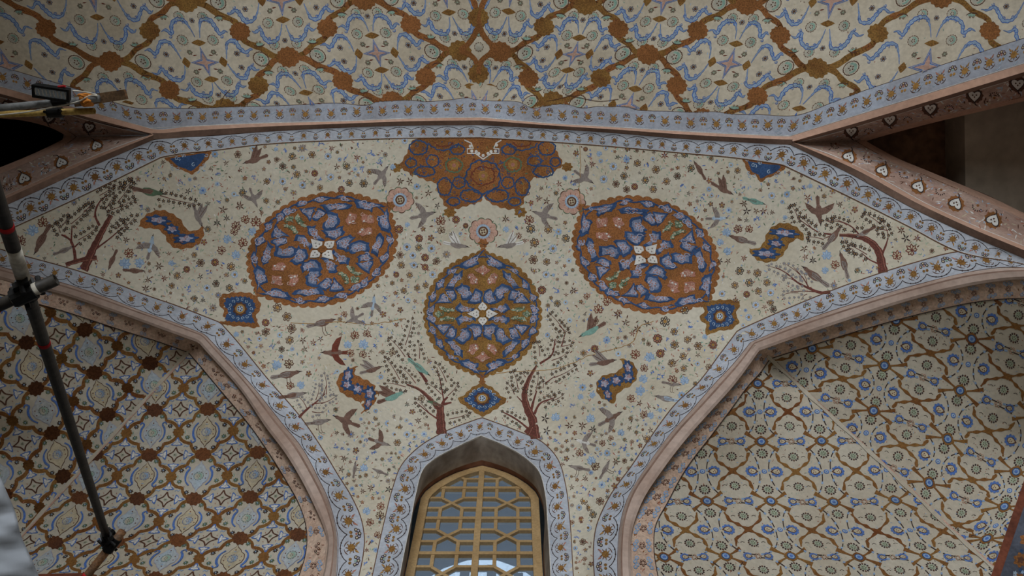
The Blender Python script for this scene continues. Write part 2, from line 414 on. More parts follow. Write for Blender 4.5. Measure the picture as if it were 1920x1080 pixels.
class Sheet:
    """paint laid on a surface: shapes in survey coordinates become one conforming mesh"""
    GAP = 0.0009
    def __init__(self, surf):
        self.surf = surf; self.v = []; self.f = []; self.m = []; self.h = []; self.n = 0
    def add(self, shape, m, layer, T=None):
        v, f = shape
        if T is not None: v = T(v)
        self.v.append(v); self.f.append(np.asarray(f) + self.n); self.m += [m] * len(f)
        self.h.append(np.full(len(v), float(layer))); self.n += len(v)
    def center(self):
        return np.vstack(self.v).mean(0)
    def build(self, name, parent=None, clip=None, label=None, kind=None):
        if not self.n: return None
        v, f, h = np.vstack(self.v), np.vstack(self.f), np.concatenate(self.h)
        m = np.array(self.m)
        if clip is not None:
            # split triangles that straddle the outline before cutting
            for _ in range(2):
                ins = even_odd(v, clip)[f]
                big = np.linalg.norm(v[f[:, 0]] - v[f[:, 1]], axis=1) + np.linalg.norm(v[f[:, 1]] - v[f[:, 2]], axis=1) > 6
                cross = (ins.any(1) & ~ins.all(1)) & big
                if not cross.any(): break
                g = f[cross]; k0 = len(v); k = len(g)
                mids = [(v[g[:, i]] + v[g[:, (i + 1) % 3]]) / 2 for i in range(3)]
                hm_ = [(h[g[:, i]] + h[g[:, (i + 1) % 3]]) / 2 for i in range(3)]
                v = np.vstack([v] + mids); h = np.concatenate([h] + hm_)
                ab, bc, ca = (k0 + np.arange(k) + j * k for j in range(3))
                nf = np.vstack([np.stack(t, 1) for t in ((g[:, 0], ab, ca), (g[:, 1], bc, ab), (g[:, 2], ca, bc), (ab, bc, ca))])
                m = np.concatenate([m[~cross], np.tile(m[cross], 4)]); f = np.vstack([f[~cross], nf])
            keep = even_odd(v[f].mean(1), clip)
            f, m = f[keep], m[keep]
            if not len(f): return None
        used, inv = np.unique(f, return_inverse=True)
        v, h, f = v[used], h[used], inv.reshape(f.shape)
        gap = self.GAP * (1.35 if self.surf in (NICHE_L, NICHE_R) else 1.0)
        P = self.surf.P(v) + self.surf.N(v) * (h * gap)[:, None] + UP
        # every face looks into the hall
        a, b, c = P[f[:, 0]], P[f[:, 1]], P[f[:, 2]]
        flip = (np.cross(b - a, c - a) * (a - UP)).sum(1) > 0
        f[flip] = f[flip][:, ::-1]
        ms = sorted(set(m.tolist())); lut = {k: i for i, k in enumerate(ms)}
        o = link_mesh(name, P, f, ms, [lut[k] for k in m], parent)
        if label: o['label'] = label
        if kind: o['kind'] = kind
        return o

# ---- flat shapes (vertices, triangles)
def disk(r, n=8, c=(0, 0), ry=None, ang=0.0):
    a = np.arange(n) * 2 * math.pi / n
    x, y = r * np.cos(a), (ry or r) * np.sin(a)
    ca, sa = math.cos(ang), math.sin(ang)
    v = np.stack([c[0] + x * ca - y * sa, c[1] + x * sa + y * ca], 1)
    return v, np.array([(0, i, i + 1) for i in range(1, n - 1)])
def lance(l, w, ang, r0=0.0, c=(0, 0), k=0.45):
    d = np.array([math.cos(ang), math.sin(ang)]); n = np.array([-d[1], d[0]])
    c = np.array(c, float)
    v = np.array([c + d * r0, c + d * (r0 + l * k * .6) + n * w * .42, c + d * (r0 + l * k) + n * w * .5, c + d * (r0 + l * .78) + n * w * .28, c + d * (r0 + l),
                  c + d * (r0 + l * .78) - n * w * .28, c + d * (r0 + l * k) - n * w * .5, c + d * (r0 + l * k * .6) - n * w * .42])
    return v, np.array([(0, i, i + 1) for i in range(1, 7)])
def fan(pts, c=None):
    p = np.asarray(pts, float); n = len(p)
    c = p.mean(0) if c is None else np.array(c, float)
    return np.vstack([p, c]), np.array([(i, (i + 1) % n, n) for i in range(n)])
def polygon(pts):
    p = np.asarray(pts, float)
    t = tessellate_polygon([[Vector((x, y, 0)) for x, y in p]])
    return p, np.array(t)
def stroke(pts, w, step=None, close=False):
    p = np.asarray(pts, float)
    if close: p = np.vstack([p, p[:1]])
    w = np.broadcast_to(np.asarray(w, float), (len(p),)) if np.ndim(w) else np.full(len(p), float(w))
    if step:
        q = crspline(np.hstack([p, w[:, None]]), step); p, w = q[:, :2], np.maximum(q[:, 2], 0.05)
    d = np.gradient(p, axis=0); d /= np.linalg.norm(d, axis=1)[:, None] + 1e-9
    n = np.stack([-d[:, 1], d[:, 0]], 1) * (w / 2)[:, None]
    m = len(p)
    f = []
    for i in range(m - 1):
        f += [(i, i + 1, m + i + 1), (i, m + i + 1, m + i)]
    return np.vstack([p + n, p - n]), np.array(f)
def arc(rx, a0, a1, n=8, c=(0, 0), ry=None):
    a = np.linspace(a0, a1, n)
    return np.stack([c[0] + rx * np.cos(a), c[1] + (ry or rx) * np.sin(a)], 1)
def blob(r, bumps, amp, n=None, ry=None, ph=0.0):
    n = n or bumps * 4
    a = np.arange(n) * 2 * math.pi / n
    k = 1 + amp * np.cos(bumps * a + ph)
    return fan(np.stack([r * k * np.cos(a), (ry or r) * k * np.sin(a)], 1), (0, 0))

def aff(c, ex=(1, 0), ey=(0, 1)):
    c, ex, ey = (np.array(k, float) for k in (c, ex, ey))
    return lambda v: c + v[:, :1] * ex + v[:, 1:] * ey
def rot(c, ang, s=1.0, sy=None):
    ca, sa = math.cos(ang), math.sin(ang); sy = s if sy is None else sy
    return aff(c, (ca * s, sa * s), (-sa * sy, ca * sy))

# ---- flowers
def ring_flower(sh, T, r, n, petal, inner, centre, L=1):
    for i in range(n):
        a = 2 * math.pi * i / n
        c = (r * .66 * math.cos(a), r * .66 * math.sin(a))
        sh.add(disk(r * .34, 7, c), petal, L, T)
        sh.add(disk(r * .17, 6, c), inner, L + 1, T)
    sh.add(disk(r * .34, 8), centre, L + 2, T)
def daisy(sh, T, r, n, petal, centre, L=1, core=None):
    for i in range(n):
        a = 2 * math.pi * i / n
        sh.add(lance(r * .82, r * .46, a, r * .18, k=.62), petal, L, T)
        if core: sh.add(lance(r * .5, r * .2, a, r * .3), core, L + 1, T)
    sh.add(disk(r * .26, 7), centre, L + 2, T)
def star_leaf(sh, T, r, n, petal, L=1, a0=0.0):
    for i in range(n):
        sh.add(lance(r * (.8 + .25 * (i % 2)), r * .27, a0 + 2 * math.pi * i / n, r * .06), petal, L, T)
def maple(sh, T, r, petal, inner, L=1, n=7, spread=4.4):
    for i in range(n):
        a = -math.pi / 2 + spread * (i / (n - 1) - .5)
        l = r * (1.15 - .35 * abs(i / (n - 1) - .5) * 2)
        sh.add(lance(l, r * .62, a, 0, (0, r * .35), k=.55), petal, L, T)
        sh.add(lance(l * .62, r * .24, a, l * .2, (0, r * .35), k=.55), inner, L + 1, T)
    sh.add(disk(r * .2, 6, (0, r * .35)), petal, L + 2, T)
def rosette(sh, T, r, n, petal, ground, centre, L=1, dots=True):
    """pale daisy wheel: green crescent on one side, ring of small dark petal tips"""
    sh.add(disk(r * .80, 14), 'rosette_ground', L, T)
    outer = arc(r * .74, -1.9, 1.5, 10); inner = arc(r * .52, 1.5, -1.9, 10, (-r * .12, r * .05))
    sh.add(polygon(np.vstack([outer, inner])), ground, L + .5, T)
    for i in range(n):
        a = 2 * math.pi * i / n
        for sg in (-1, 1):
            sh.add(lance(r * .24, r * .13, a + sg * .9 + math.pi, 0, (r * math.cos(a), r * math.sin(a))), petal, L + 1, T)
    if dots:
        for i in range(5):
            a = .5 + i * 1.2566
            sh.add(disk(r * .10, 5, (r * .27 * math.cos(a), r * .27 * math.sin(a))), petal, L + 2, T)
    else:
        sh.add(disk(r * .3, 8), centre, L + 1, T)
def blossom5(sh, T, r, petal, centre, L=2, a0=0.0):
    for i in range(5):
        sh.add(lance(r * .88, r * .58, a0 + i * 1.2566, r * .12, k=.6), petal, L, T)
    sh.add(disk(r * .24, 5), centre, L + 1, T)

# ================================================================ structure
def top(o, label, cat, kind='structure'):
    return tag(o, label, cat, kind)

def base(name, surf, poly, m, step=13, label=None, cat=None, parent=None, lift=0.0):
    s = Sheet(surf)
    s.add(fill(poly, step), m, lift)
    o = s.build(name, parent)
    if label: top(o, label, cat)
    return o

edge = lambda b, t: b.at(b.s, np.full(len(b.s), float(t)))
win_in = edge(bD, 1.0)
kite_poly = np.vstack([edge(bB, 1.0), edge(bCR, 1.15)[1:], win_in[::-1], edge(bCL, 1.15)[::-1][:-1]])
wall_back = base('wall_back', KITE, kite_poly, 'cream', 13,
                 'cream painted vault panel with medallions, blossoming trees and birds above the window', 'wall')

def folded(name, surf, polys, m, step, label, cat):
    """one mesh from two facets that share the crease line"""
    s_ = Sheet(surf)
    for p in polys: s_.add(fill(p, step), m, 0)
    return top(s_.build(name), label, cat)
def split_edge(e, apex):
    i = int(np.argmin(np.linalg.norm(e - np.array(apex), axis=1)))
    return e[:i + 1], e[i:]
def along(pts, step=14):
    p = np.array(pts, float)
    return np.vstack([p[i] + (p[i + 1] - p[i]) * t for i in range(len(p) - 1) for t in np.arange(0, 1, step / np.linalg.norm(p[i + 1] - p[i]))] + [p[-1:]])
e1, e2 = split_edge(edge(bML, 0.4), (379, 633))
dl_ = np.array([-453., 495.]); crl = along([(353, 660), tuple(np.array([353., 660.]) + dl_ * 1.15)])
wall_left = folded('wall_left', NICHE_L, [np.vstack([e1, crl + [-.05, -.05], [(-260, 1100), (-260, 520)]]), np.vstack([e2, [(330, 1215)], crl[::-1] + [.05, .05]])], 'cream_niche', 9,
                   'left corner niche vault with brown lattice and blue cartouches', 'wall')
e1, e2 = split_edge(edge(bMR, 0.4), (1414, 648))
dr_ = np.array([517., 488.]); crr = along([(1443, 672), tuple(np.array([1443., 672.]) + dr_ * 1.11)])
wall_right = folded('wall_right', NICHE_R, [np.vstack([e1, crr + [.05, -.05], [(2150, 1050), (2150, 560)]]), np.vstack([e2, [(1600, 1215)], crr[::-1] + [-.05, .05]])], 'cream_niche', 9,
                    'right corner niche vault with dashed circles and gold crosses', 'wall')
ce_low = edge(bA, 1.06)
cl0 = np.stack([np.full(40, 899.0), np.linspace(222, -330, 40)], 1)
ceiling = folded('ceiling', CEIL, [np.vstack([ce_low[ce_low[:, 0] < 896], cl0 + [-.02, 0], [(-250, -330)]]), np.vstack([ce_low[ce_low[:, 0] > 902], [(2200, -330)], cl0[::-1] + [.02, 0]])], 'band_ceiling', 15,
                 'shallow pointed ceiling painted with large brown cartouche lattice and blue scrolls', 'ceiling')

# ---- raised mouldings: strips with a profile (offset in metres toward the hall), one mesh per moulding
def strip(name, band, surf, prof, label, cat='trim', parent=None, lift=0.006):
    """prof: list of (t, relief, material of the face up to the next t)"""
    q = np.linspace(0, band.L, max(2, int(band.L / 9)))
    V, F, I, ms = [], [], [], []
    n = len(q)
    for t, r, m in prof:
        p = band.at(q, np.full(n, t))
        if isinstance(surf, tuple):         # rib joining two surfaces: blend across its width
            u = min(1, max(0, t))
            q3 = surf[0].P(p) * (1 - u) + surf[1].P(p) * u; n3 = surf[0].N(p) * (1 - u) + surf[1].N(p) * u
        else:
            q3, n3 = surf.P(p), surf.N(p)
        V.append(q3 + n3 * (lift + r) + UP)
    base_i = 0
    for k in range(len(prof) - 1):
        m = prof[k][2]
        if m not in ms: ms.append(m)
        for i in range(n - 1):
            F.append((k * n + i, k * n + i + 1, (k + 1) * n + i + 1, (k + 1) * n + i)); I.append(ms.index(m))
    V = np.vstack(V)
    F = [tuple(f) for f in F]
    a = V[F[0][0]]; nrm = np.cross(V[F[0][1]] - a, V[F[0][2]] - a)
    if nrm @ (a - UP) > 0: F = [f[::-1] for f in F]
    o = link_mesh(name, V, F, ms, I, parent, smooth=False)
    if parent is None: top(o, label, cat)
    return o

TR = [0]
def trim_name():
    TR[0] += 1
    return 'trim_%d' % TR[0]
niche_prof = [(-.02, -.02, 'line'), (.04, .006, 'moulding'), (.42, .03, 'moulding_brown'), (.55, .028, 'moulding'), (.93, .004, 'moulding'), (1.02, -.02, 'moulding')]
strip(trim_name(), bML, KITE, niche_prof, 'pinkish plaster moulding around the left corner arch')
strip(trim_name(), bMR, KITE, niche_prof, 'pinkish plaster moulding around the right corner arch')
strip(trim_name(), bRG, (CEIL, KITE), [(-.05, -.02, 'white'), (0, .012, 'moulding_pink'), (.45, .05, 'moulding_brown'), (.97, .0, 'line'), (1.06, -.04, 'line')],
      'pink and brown rib between the ceiling and the medallion panel')
rib = [(-.05, -.03, 'line'), (0, .006, 'moulding_pink'), (.5, .04, 'moulding_brown'), (.95, .0, 'white'), (1.05, -.03, 'white')]
strip(trim_name(), bEL, (CEIL, EL), rib, 'pink and brown rib above the black opening at left')
strip(trim_name(), bER, (CEIL, ER), rib, 'pink and brown rib above the dark recess at right')
rib2 = [(-.05, -.03, 'moulding_brown'), (0, .006, 'moulding_brown'), (.45, .03, 'moulding_pink'), (.9, .008, 'white'), (1.06, -.03, 'white')]
strip(trim_name(), bFL, (KITE, FL), rib2, 'pink rib below the black opening at left')
strip(trim_name(), bFR, (KITE, FR), rib2, 'pink rib with white edge below the dark recess at right')

# ---- painted borders: each a trim whose ground is one mesh with its blossoms as parts
def border(band, surf, ground, label, lines, layer=1.0, t0=0.0, t1=1.0):
    s = Sheet(surf)
    q = np.linspace(0, band.L, max(2, int(band.L / 8)))
    n = len(q)
    ts = np.linspace(t0, t1, 5)
    v = np.vstack([band.at(q, np.full(n, t)) for t in ts])
    f = []
    for k in range(len(ts) - 1):
        for i in range(n - 1):
            a, b_, c, d = k * n + i, k * n + i + 1, (k + 1) * n + i + 1, (k + 1) * n + i
            f += [(a, b_, c), (a, c, d)]
    s.add((v, np.array(f)), ground, layer)
    for t, w, m in lines:
        s.add(stroke(band.at(q, np.full(n, t)), w), m, layer + 2)
    o = s.build(trim_name())
    return top(o, label, 'border')

def floral(band, surf, parent, period, flip=False, vine=True, L=3.0, s_lo=None, s_hi=None, scale=1.0, palmette='dark', bloom='gold', tb=.50, tp=.30):
    """gold blossoms alternating with dark palmettes along a border, vine running beside them"""
    n = int(round(band.L / period)); per = band.L / n
    vs = Sheet(surf)
    for i in range(n):
        s0 = (i + .5) * per
        c = band.at(np.array([s0]), np.array([.5]))[0]
        if c[0] < -70 or c[0] > 1990 or c[1] > 1130 or c[1] < -60: continue
        w = band.width(s0)
        if w < 14: continue
        k = w / 36.0 * scale
        g = 1 if not flip else -1
        tt = (lambda t: t) if not flip else (lambda t: 1 - t)
        jit = random.uniform(-.03, .03)
        # blossom
        T = band.T(s0, tt(tb + jit), w)
        sh = Sheet(surf)
        r = 5.2 * k
        sh.add(blob(r, 9, .10, 18), bloom, L, T)
        for j in range(9):
            a = j * 2 * math.pi / 9 + .2
            sh.add(lance(r * .75, r * .28, a, r * .9), 'brown' if j % 3 else bloom, L, T)
        for sg in (-1, 1):
            sh.add(stroke(arc(r * 1.9, math.pi / 2 - 1.2 if sg > 0 else math.pi / 2 + .1, math.pi / 2 - .1 if sg > 0 else math.pi / 2 + 1.2, 6) * [1, g], [.3, 1.0 * k, 1.3 * k, 1.2 * k, .8 * k, .3]), 'brown', L, T)
            sh.add(lance(r * 1.5, r * .5, -g * math.pi / 2 + sg * .6, r * 1.1), 'tan' if i % 2 else 'rose', L, T)
        sh.build('blossom', parent)
        # palmette
        s1 = s0 + per / 2
        if s1 > band.L - 3: continue
        w1 = band.width(s1)
        if w1 < 14: continue
        T = band.T(s1, tt(tp + jit), w1)
        sh = Sheet(surf)
        for j in range(5):
            a = -g * math.pi / 2 + (j - 2) * .78
            c0 = (5.0 * k * math.cos(a), 4.2 * k * math.sin(a))
            sh.add(disk(2.6 * k, 7, c0), palmette, L, T)
            sh.add(disk(1.4 * k, 6, c0), 'lilac' if j % 2 else 'buff', L + 1, T)
        sh.add(disk(1.7 * k, 6), 'rose' if i % 3 else 'green', L + 1, T)
        for sg in (-1, 1):
            sh.add(disk(2.3 * k, 7, (sg * 2.5 * k, g * 7.2 * k)), bloom, L, T)
        sh.build('palmette', parent)
        if vine:
            u = np.linspace(0, 1, 15)
            ss = s0 - per / 2 + u * per
            t = tt(.62 + .27 * np.sin(u * math.pi) ** .7)
            p = band.at(ss, t)
            vs.add(stroke(p, 1.1 * k), 'dark', L)
            for uu in (.3, .5, .7):
                pp = band.at(np.array([s0 - per / 2 + uu * per]), np.array([tt(.62 + .27 * math.sin(uu * math.pi) ** .7)]))[0]
                vs.add(disk(1.3 * k, 5, pp), 'dark', L + .5)
        # pale wash strokes
        for _ in range(3):
            ss = s0 + random.uniform(-.5, .5) * per
            p = band.at(np.linspace(ss - 5, ss + 5, 5), random.uniform(.12, .9) + .05 * np.sin(np.linspace(0, 5, 5)))
            vs.add(stroke(p, [.4, 1.1 * k, .7 * k, 1.1 * k, .4]), 'paleblue', L - .5)
    vs.build('vine' if vine else 'wash', parent)

def trims():
    o = border(bA, CEIL, 'band_ceiling', 'blue grey floral border along the lower edge of the ceiling', [(.965, 1.0, 'white')], .5, -.1, .99)
    floral(bA, CEIL, o, 48, flip=False, vine=False, palmette='brown', bloom='tan', tb=.52, tp=.36, scale=.95)
    o = border(bB, KITE, 'band', 'blue grey floral border along the top of the medallion panel', [(0, 1.6, 'line'), (.04, .8, 'white')], 4.0)
    floral(bB, KITE, o, 45, scale=1.05, L=6.0)
    o = border(bCL, KITE, 'band', 'blue grey floral border following the left corner arch', [(0, 1.8, 'line'), (.97, 1.0, 'line')], 1.2)
    floral(bCL, KITE, o, 50)
    o = border(bCR, KITE, 'band', 'blue grey floral border following the right corner arch', [(0, 1.8, 'line'), (.97, 1.0, 'line')], 1.2)
    floral(bCR, KITE, o, 46)
    o = border(bD, KITE, 'band', 'blue grey floral border framing the pointed window arch', [(0, 1.6, 'line'), (.99, 1.2, 'white')], 1.4)
    floral(bD, KITE, o, 39, scale=.85)
    for b, sf, lab in ((bPL, NICHE_L, 'pink floral border inside the left corner arch'), (bPR, NICHE_R, 'pink floral border inside the right corner arch')):
        o = border(b, sf, 'pink_ground', lab, [(.995, 1.5, 'dark'), (.05, 1.2, 'moulding')], 6.0)
        per = 32; n = int(b.L / per)
        for i in range(n):
            s0 = (i + .5) * b.L / n
            c = b.at(np.array([s0]), np.array([.5]))[0]
            if c[0] < -70 or c[0] > 1990 or c[1] > 1130: continue
            w = b.width(s0); k = w / 34
            sh = Sheet(sf)
            T = b.T(s0, .5, w)
            if b is bPR or i % 2 == 0:
                for j in range(5):
                    a = j * 1.2566
                    sh.add(disk(1.9 * k, 6, (3.4 * k * math.cos(a), 3.4 * k * math.sin(a))), 'brown', 8.5, T)
                    sh.add(disk(1.0 * k, 5, (3.4 * k * math.cos(a), 3.4 * k * math.sin(a))), 'palepink', 9, T)
                for sg in (-1, 1):
                    for j in range(4):
                        c0 = ((j - 1.5) * 4.0 * k + random.uniform(-1, 1), sg * (8 + 2.5 * (j % 2)) * k)
                        sh.add(disk(3.0 * k, 7, c0), 'skyblue', 8.5, T)
                        sh.add(disk(1.4 * k, 6, c0), 'pink_ground', 9, T)
            else:
                for j in range(5):
                    c0 = ((j - 2) * 4.2 * k, (-4 + 5 * (j % 2)) * k + random.uniform(-2, 4) * k)
                    sh.add(disk(2.4 * k, 7, c0), 'dark' if j % 2 else 'brown', 8.5, T)
                    sh.add(disk(1.2 * k, 6, c0), 'palepink', 9, T)
            for _ in range(7):
                c0 = (random.uniform(-14, 14) * k, random.uniform(-13, 13) * k)
                sh.add(lance(random.uniform(3, 6) * k, 1.4 * k, random.uniform(0, 6.28), 0, c0), random.choice(['palepink', 'rose', 'rust', 'buff']), 8, T)
            sh.build('blossom', o)
        
trims()

# ---- splayed reveals around the two upper openings, painted with white heart palmettes
hole_L_top = [(119, 257), (115, 248), (83, 233), (33, 222), (0, 220), (-250, 190)]
hole_L_bot = [(119, 257), (115, 263), (83, 280), (40, 300), (0, 316), (-172, 390)]
hole_R_top = [(1623, 263), (1667, 248), (1750, 227), (1833, 208), (1920, 188), (2200, 120)]
hole_R_bot = [(1623, 263), (1655, 287), (1707, 310), (1783, 340), (1843, 362), (1920, 402), (2105, 490)]

def reveal(surf, outer, inner, label, hearts, dark):
    b = Band([(*o_, *i_) for o_, i_ in zip(outer, inner)])
    s = Sheet(surf)
    s.add(fill(np.vstack([edge(b, 0), edge(b, 1)[::-1]]), 11), 'heart_ground', 0)
    o = top(s.build(trim_name()), label, 'border')
    t = Sheet(surf)
    q = np.linspace(0, b.L, int(b.L / 7)); n = len(q)
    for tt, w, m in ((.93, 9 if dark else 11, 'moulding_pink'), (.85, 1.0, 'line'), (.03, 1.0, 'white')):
        p = b.at(q, np.full(n, tt))
        t.add(stroke(p, np.minimum(w, np.array([b.width(x) for x in q]) * .3)), m, 1)
    for i in range(int(b.L / 1.6)):
        s0 = random.uniform(12, b.L); w = b.width(s0)
        c0 = (0, random.uniform(.12, .8) * w)
        t.add(lance(random.uniform(5, 12), random.uniform(1.5, 3), random.uniform(0, 6.28), 0, c0), random.choice(['rose', 'palepink', 'buff', 'brown', 'white', 'white', 'lilac', 'paleblue']), 1, b.T(s0, 0, w))
    t.build('edge_stripe', o)
    for (x, y, r, ang) in hearts:
        sh = Sheet(surf)
        T = rot((x, y), ang, r / 10.0)
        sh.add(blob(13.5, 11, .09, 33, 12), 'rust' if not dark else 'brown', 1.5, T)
        th = np.linspace(0, 2 * math.pi, 20, endpoint=False)
        hp = np.stack([10.0 * np.sin(th) ** 3 * 1.02, -(8.2 * np.cos(th) - 3.2 * np.cos(2 * th) - 1.2 * np.cos(3 * th))], 1)
        sh.add(fan(hp * 1.12), 'dark', 2.5, T)
        sh.add(fan(hp * .92), 'white', 3.5, T)
        sh.add(stroke([(0, 10), (1.5, 14), (5, 16)], [2.2, 1.8, .8]), 'dark', 3, T)
        for c0 in ((-3, -1), (0, 2), (3, -1)):
            sh.add(disk(1.5, 5, c0), 'brown', 4.5, T)
        sh.build('heart_palmette', o)
        # half ring of dark dashes between hearts
        sh = Sheet(surf)
        d = (math.cos(ang + hearts_dir), math.sin(ang + hearts_dir))
        c = (x + d[0] * r * 3.1, y + d[1] * r * 3.1)
        for j in range(7):
            a = math.pi + (j + .5) * math.pi / 7
            sh.add(disk(1.6, 6, (8 * math.cos(a), 7 * math.sin(a) + 2), 1.0, a), 'dark', 2, rot(c, ang, r / 11.0))
        sh.add(disk(2.4, 6, (0, 4)), 'rust', 2, rot(c, ang, r / 11.0))
        sh.build('dashed_sprig', o)
    return o
hearts_dir = 0.0
reveal(ER, [(1490, 268), (1560, 250), (1680, 214), (1800, 178), (1920, 142), (2200, 56)], [(1623, 263), (1650, 254), (1740, 230), (1830, 209), (1920, 188), (2200, 120)],
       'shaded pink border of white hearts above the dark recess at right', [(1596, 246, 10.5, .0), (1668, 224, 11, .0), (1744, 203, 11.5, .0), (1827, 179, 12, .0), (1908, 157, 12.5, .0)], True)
hearts_dir = .15
reveal(FR, [(1490, 268), (1560, 292), (1602, 311), (1665, 343), (1730, 380), (1825, 424), (1929, 467), (2105, 548)], [(1623, 263), (1640, 276), (1680, 298), (1733, 320), (1793, 344), (1860, 372), (1929, 406), (2105, 490)],
       'bright pink border of white hearts below the dark recess at right', [(1592, 294, 11, .5 + math.pi), (1655, 320, 11.5, .5 + math.pi), (1722, 350, 11.5, .5 + math.pi), (1792, 382, 12, .5 + math.pi), (1862, 413, 12.5, .5 + math.pi)], False)
hearts_dir = .1
reveal(EL, [(283, 253), (200, 234), (120, 212), (60, 197), (0, 181), (-250, 112)], [(119, 257), (116, 249), (83, 233), (40, 223), (0, 220), (-250, 190)],
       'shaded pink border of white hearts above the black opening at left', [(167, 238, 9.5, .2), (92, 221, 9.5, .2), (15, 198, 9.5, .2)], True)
hearts_dir = -.05
reveal(FL, [(283, 254), (210, 280), (144, 308), (60, 346), (-4, 375), (-172, 453)], [(119, 257), (112, 266), (83, 281), (40, 300), (0, 316), (-172, 390)],
       'pink border of white hearts below the black opening at left', [(181, 273, 9.5, 2.75), (115, 305, 10.5, 2.75), (45, 335, 11, 2.75), (-30, 366, 11, 2.75)], False)

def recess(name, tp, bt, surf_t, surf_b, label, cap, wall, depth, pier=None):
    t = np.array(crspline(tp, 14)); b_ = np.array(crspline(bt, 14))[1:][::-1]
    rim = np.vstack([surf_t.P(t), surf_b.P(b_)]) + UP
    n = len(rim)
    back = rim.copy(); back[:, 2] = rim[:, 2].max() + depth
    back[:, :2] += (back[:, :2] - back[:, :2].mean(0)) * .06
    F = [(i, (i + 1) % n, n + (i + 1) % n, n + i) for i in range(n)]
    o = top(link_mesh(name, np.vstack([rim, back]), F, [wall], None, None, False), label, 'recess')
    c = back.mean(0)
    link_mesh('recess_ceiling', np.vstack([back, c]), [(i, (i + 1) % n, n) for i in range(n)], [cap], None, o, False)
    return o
recess('wall_upper_left', hole_L_top, hole_L_bot, EL, FL, 'black unlit opening in the vault at upper left', 'unlit_black', 'unlit_black', 1.4)
rr = recess('wall_upper_right', hole_R_top, hole_R_bot, ER, FR, 'dark brown recess with bare grey plaster in the vault at upper right', 'recess_brown', 'recess_brown', 0.45)
# bare plaster pier standing inside the right recess
def ray_at(px, py, z):
    d = rays([[px, py]])[0]
    return d * (z / d[2]) + UP
pr = [ray_at(1808, 190, 8.98), ray_at(1812, 470, 8.98), ray_at(2150, 560, 8.98), ray_at(2150, 60, 8.98)]
pv = np.array(pr + [p + np.array([0, 0, .42]) for p in pr])
link_mesh('plaster_pier', pv, [(0, 1, 2, 3), (4, 7, 6, 5), (0, 4, 5, 1), (1, 5, 6, 2), (2, 6, 7, 3), (3, 7, 4, 0)], ['recess_grey'], None, rr, False)

# ================================================================ lattices
class Warp:
    """smooth map from pattern units to survey coordinates, fitted through measured nodes"""
    def __init__(self, pts):
        u = np.array([p[:2] for p in pts], float); x = np.array([p[2:] for p in pts], float)
        self.u = u; n = len(u)
        K = self._k(u); P = np.hstack([np.ones((n, 1)), u])
        A = np.zeros((n + 3, n + 3)); A[:n, :n] = K + np.eye(n) * .02; A[:n, n:] = P; A[n:, :n] = P.T
        self.w = np.linalg.solve(A, np.vstack([x, np.zeros((3, 2))]))
    def _k(self, q):
        d2 = ((q[:, None] - self.u[None]) ** 2).sum(2)
        return .5 * d2 * np.log(d2 + 1e-12)
    def __call__(self, v):
        v = np.asarray(v, float).reshape(-1, 2)
        return self._k(v) @ self.w[:-3] + np.hstack([np.ones((len(v), 1)), v]) @ self.w[-3:]
    def T(self, a, b):
        return lambda v: self(v + np.array([a, b], float))
    def round_T(self, a, b, r=1.0):
        """local frame at a pattern point whose unit is about one survey pixel"""
        c = self([(a, b)])[0]
        ex = self([(a + .1, b)])[0] - c; ey = self([(a, b + .1)])[0] - c
        # keep foreshortening, equalise size
        sx, sy = np.linalg.norm(ex), np.linalg.norm(ey)
        g = self.iso
        return aff(c, ex / sx * g[0] * r, ey / sy * g[1] * r)
    iso = (1.0, 1.0)

# ---------------- ceiling field: plaster sheet with a ragged lower edge lying over the border
rag = [(-250, 52), (0, 124), (150, 168), (268, 203), (300, 202), (350, 203), (420, 200), (480, 199), (560, 196), (640, 193), (684, 197), (694, 196), (703, 191), (722, 189), (760, 187),
       (800, 190), (850, 186), (876, 183), (900, 187), (925, 189), (955, 189), (975, 191), (985, 196), (996, 202), (1020, 199), (1050, 194), (1072, 197), (1082, 201), (1100, 202), (1120, 199),
       (1145, 200), (1160, 199), (1180, 200), (1190, 205), (1210, 207), (1255, 208), (1300, 210), (1340, 209), (1370, 213), (1420, 214), (1493, 216), (1560, 192), (1613, 172), (1700, 143), (1920, 71), (2200, -20)]
field_poly = np.array(rag + [(2200, -330), (899, -330), (-250, -330)], float)
fs = Sheet(CEIL)
rg_ = crspline(rag, 12)
cl_ = np.stack([np.full(36, 899.0), np.linspace(187, -330, 36)], 1)
fs.add(fill(np.vstack([rg_[rg_[:, 0] < 897], cl_ + [-.02, 0], [(-250, -330)]]), 15), 'cream_ceiling', 4)
fs.add(fill(np.vstack([rg_[rg_[:, 0] > 901], [(2200, -330)], cl_[::-1] + [.02, 0]]), 15), 'cream_ceiling', 4)
# broken edge of the sheet
rg = crspline(rag, 7)
rs = np.vstack([rg, rg + [0, 1.3]]); m_ = len(rg)
fs.v.append(rs); fs.h.append(np.concatenate([np.full(m_, 4.0), np.full(m_, -.5)]))
fs.f.append(np.array([t for i in range(m_ - 1) for t in ((i, i + 1, m_ + i + 1), (i, m_ + i + 1, m_ + i))]) + fs.n)
fs.m += ['line'] * (2 * (m_ - 1)); fs.n += 2 * m_
fs.build('plaster_field', ceiling)

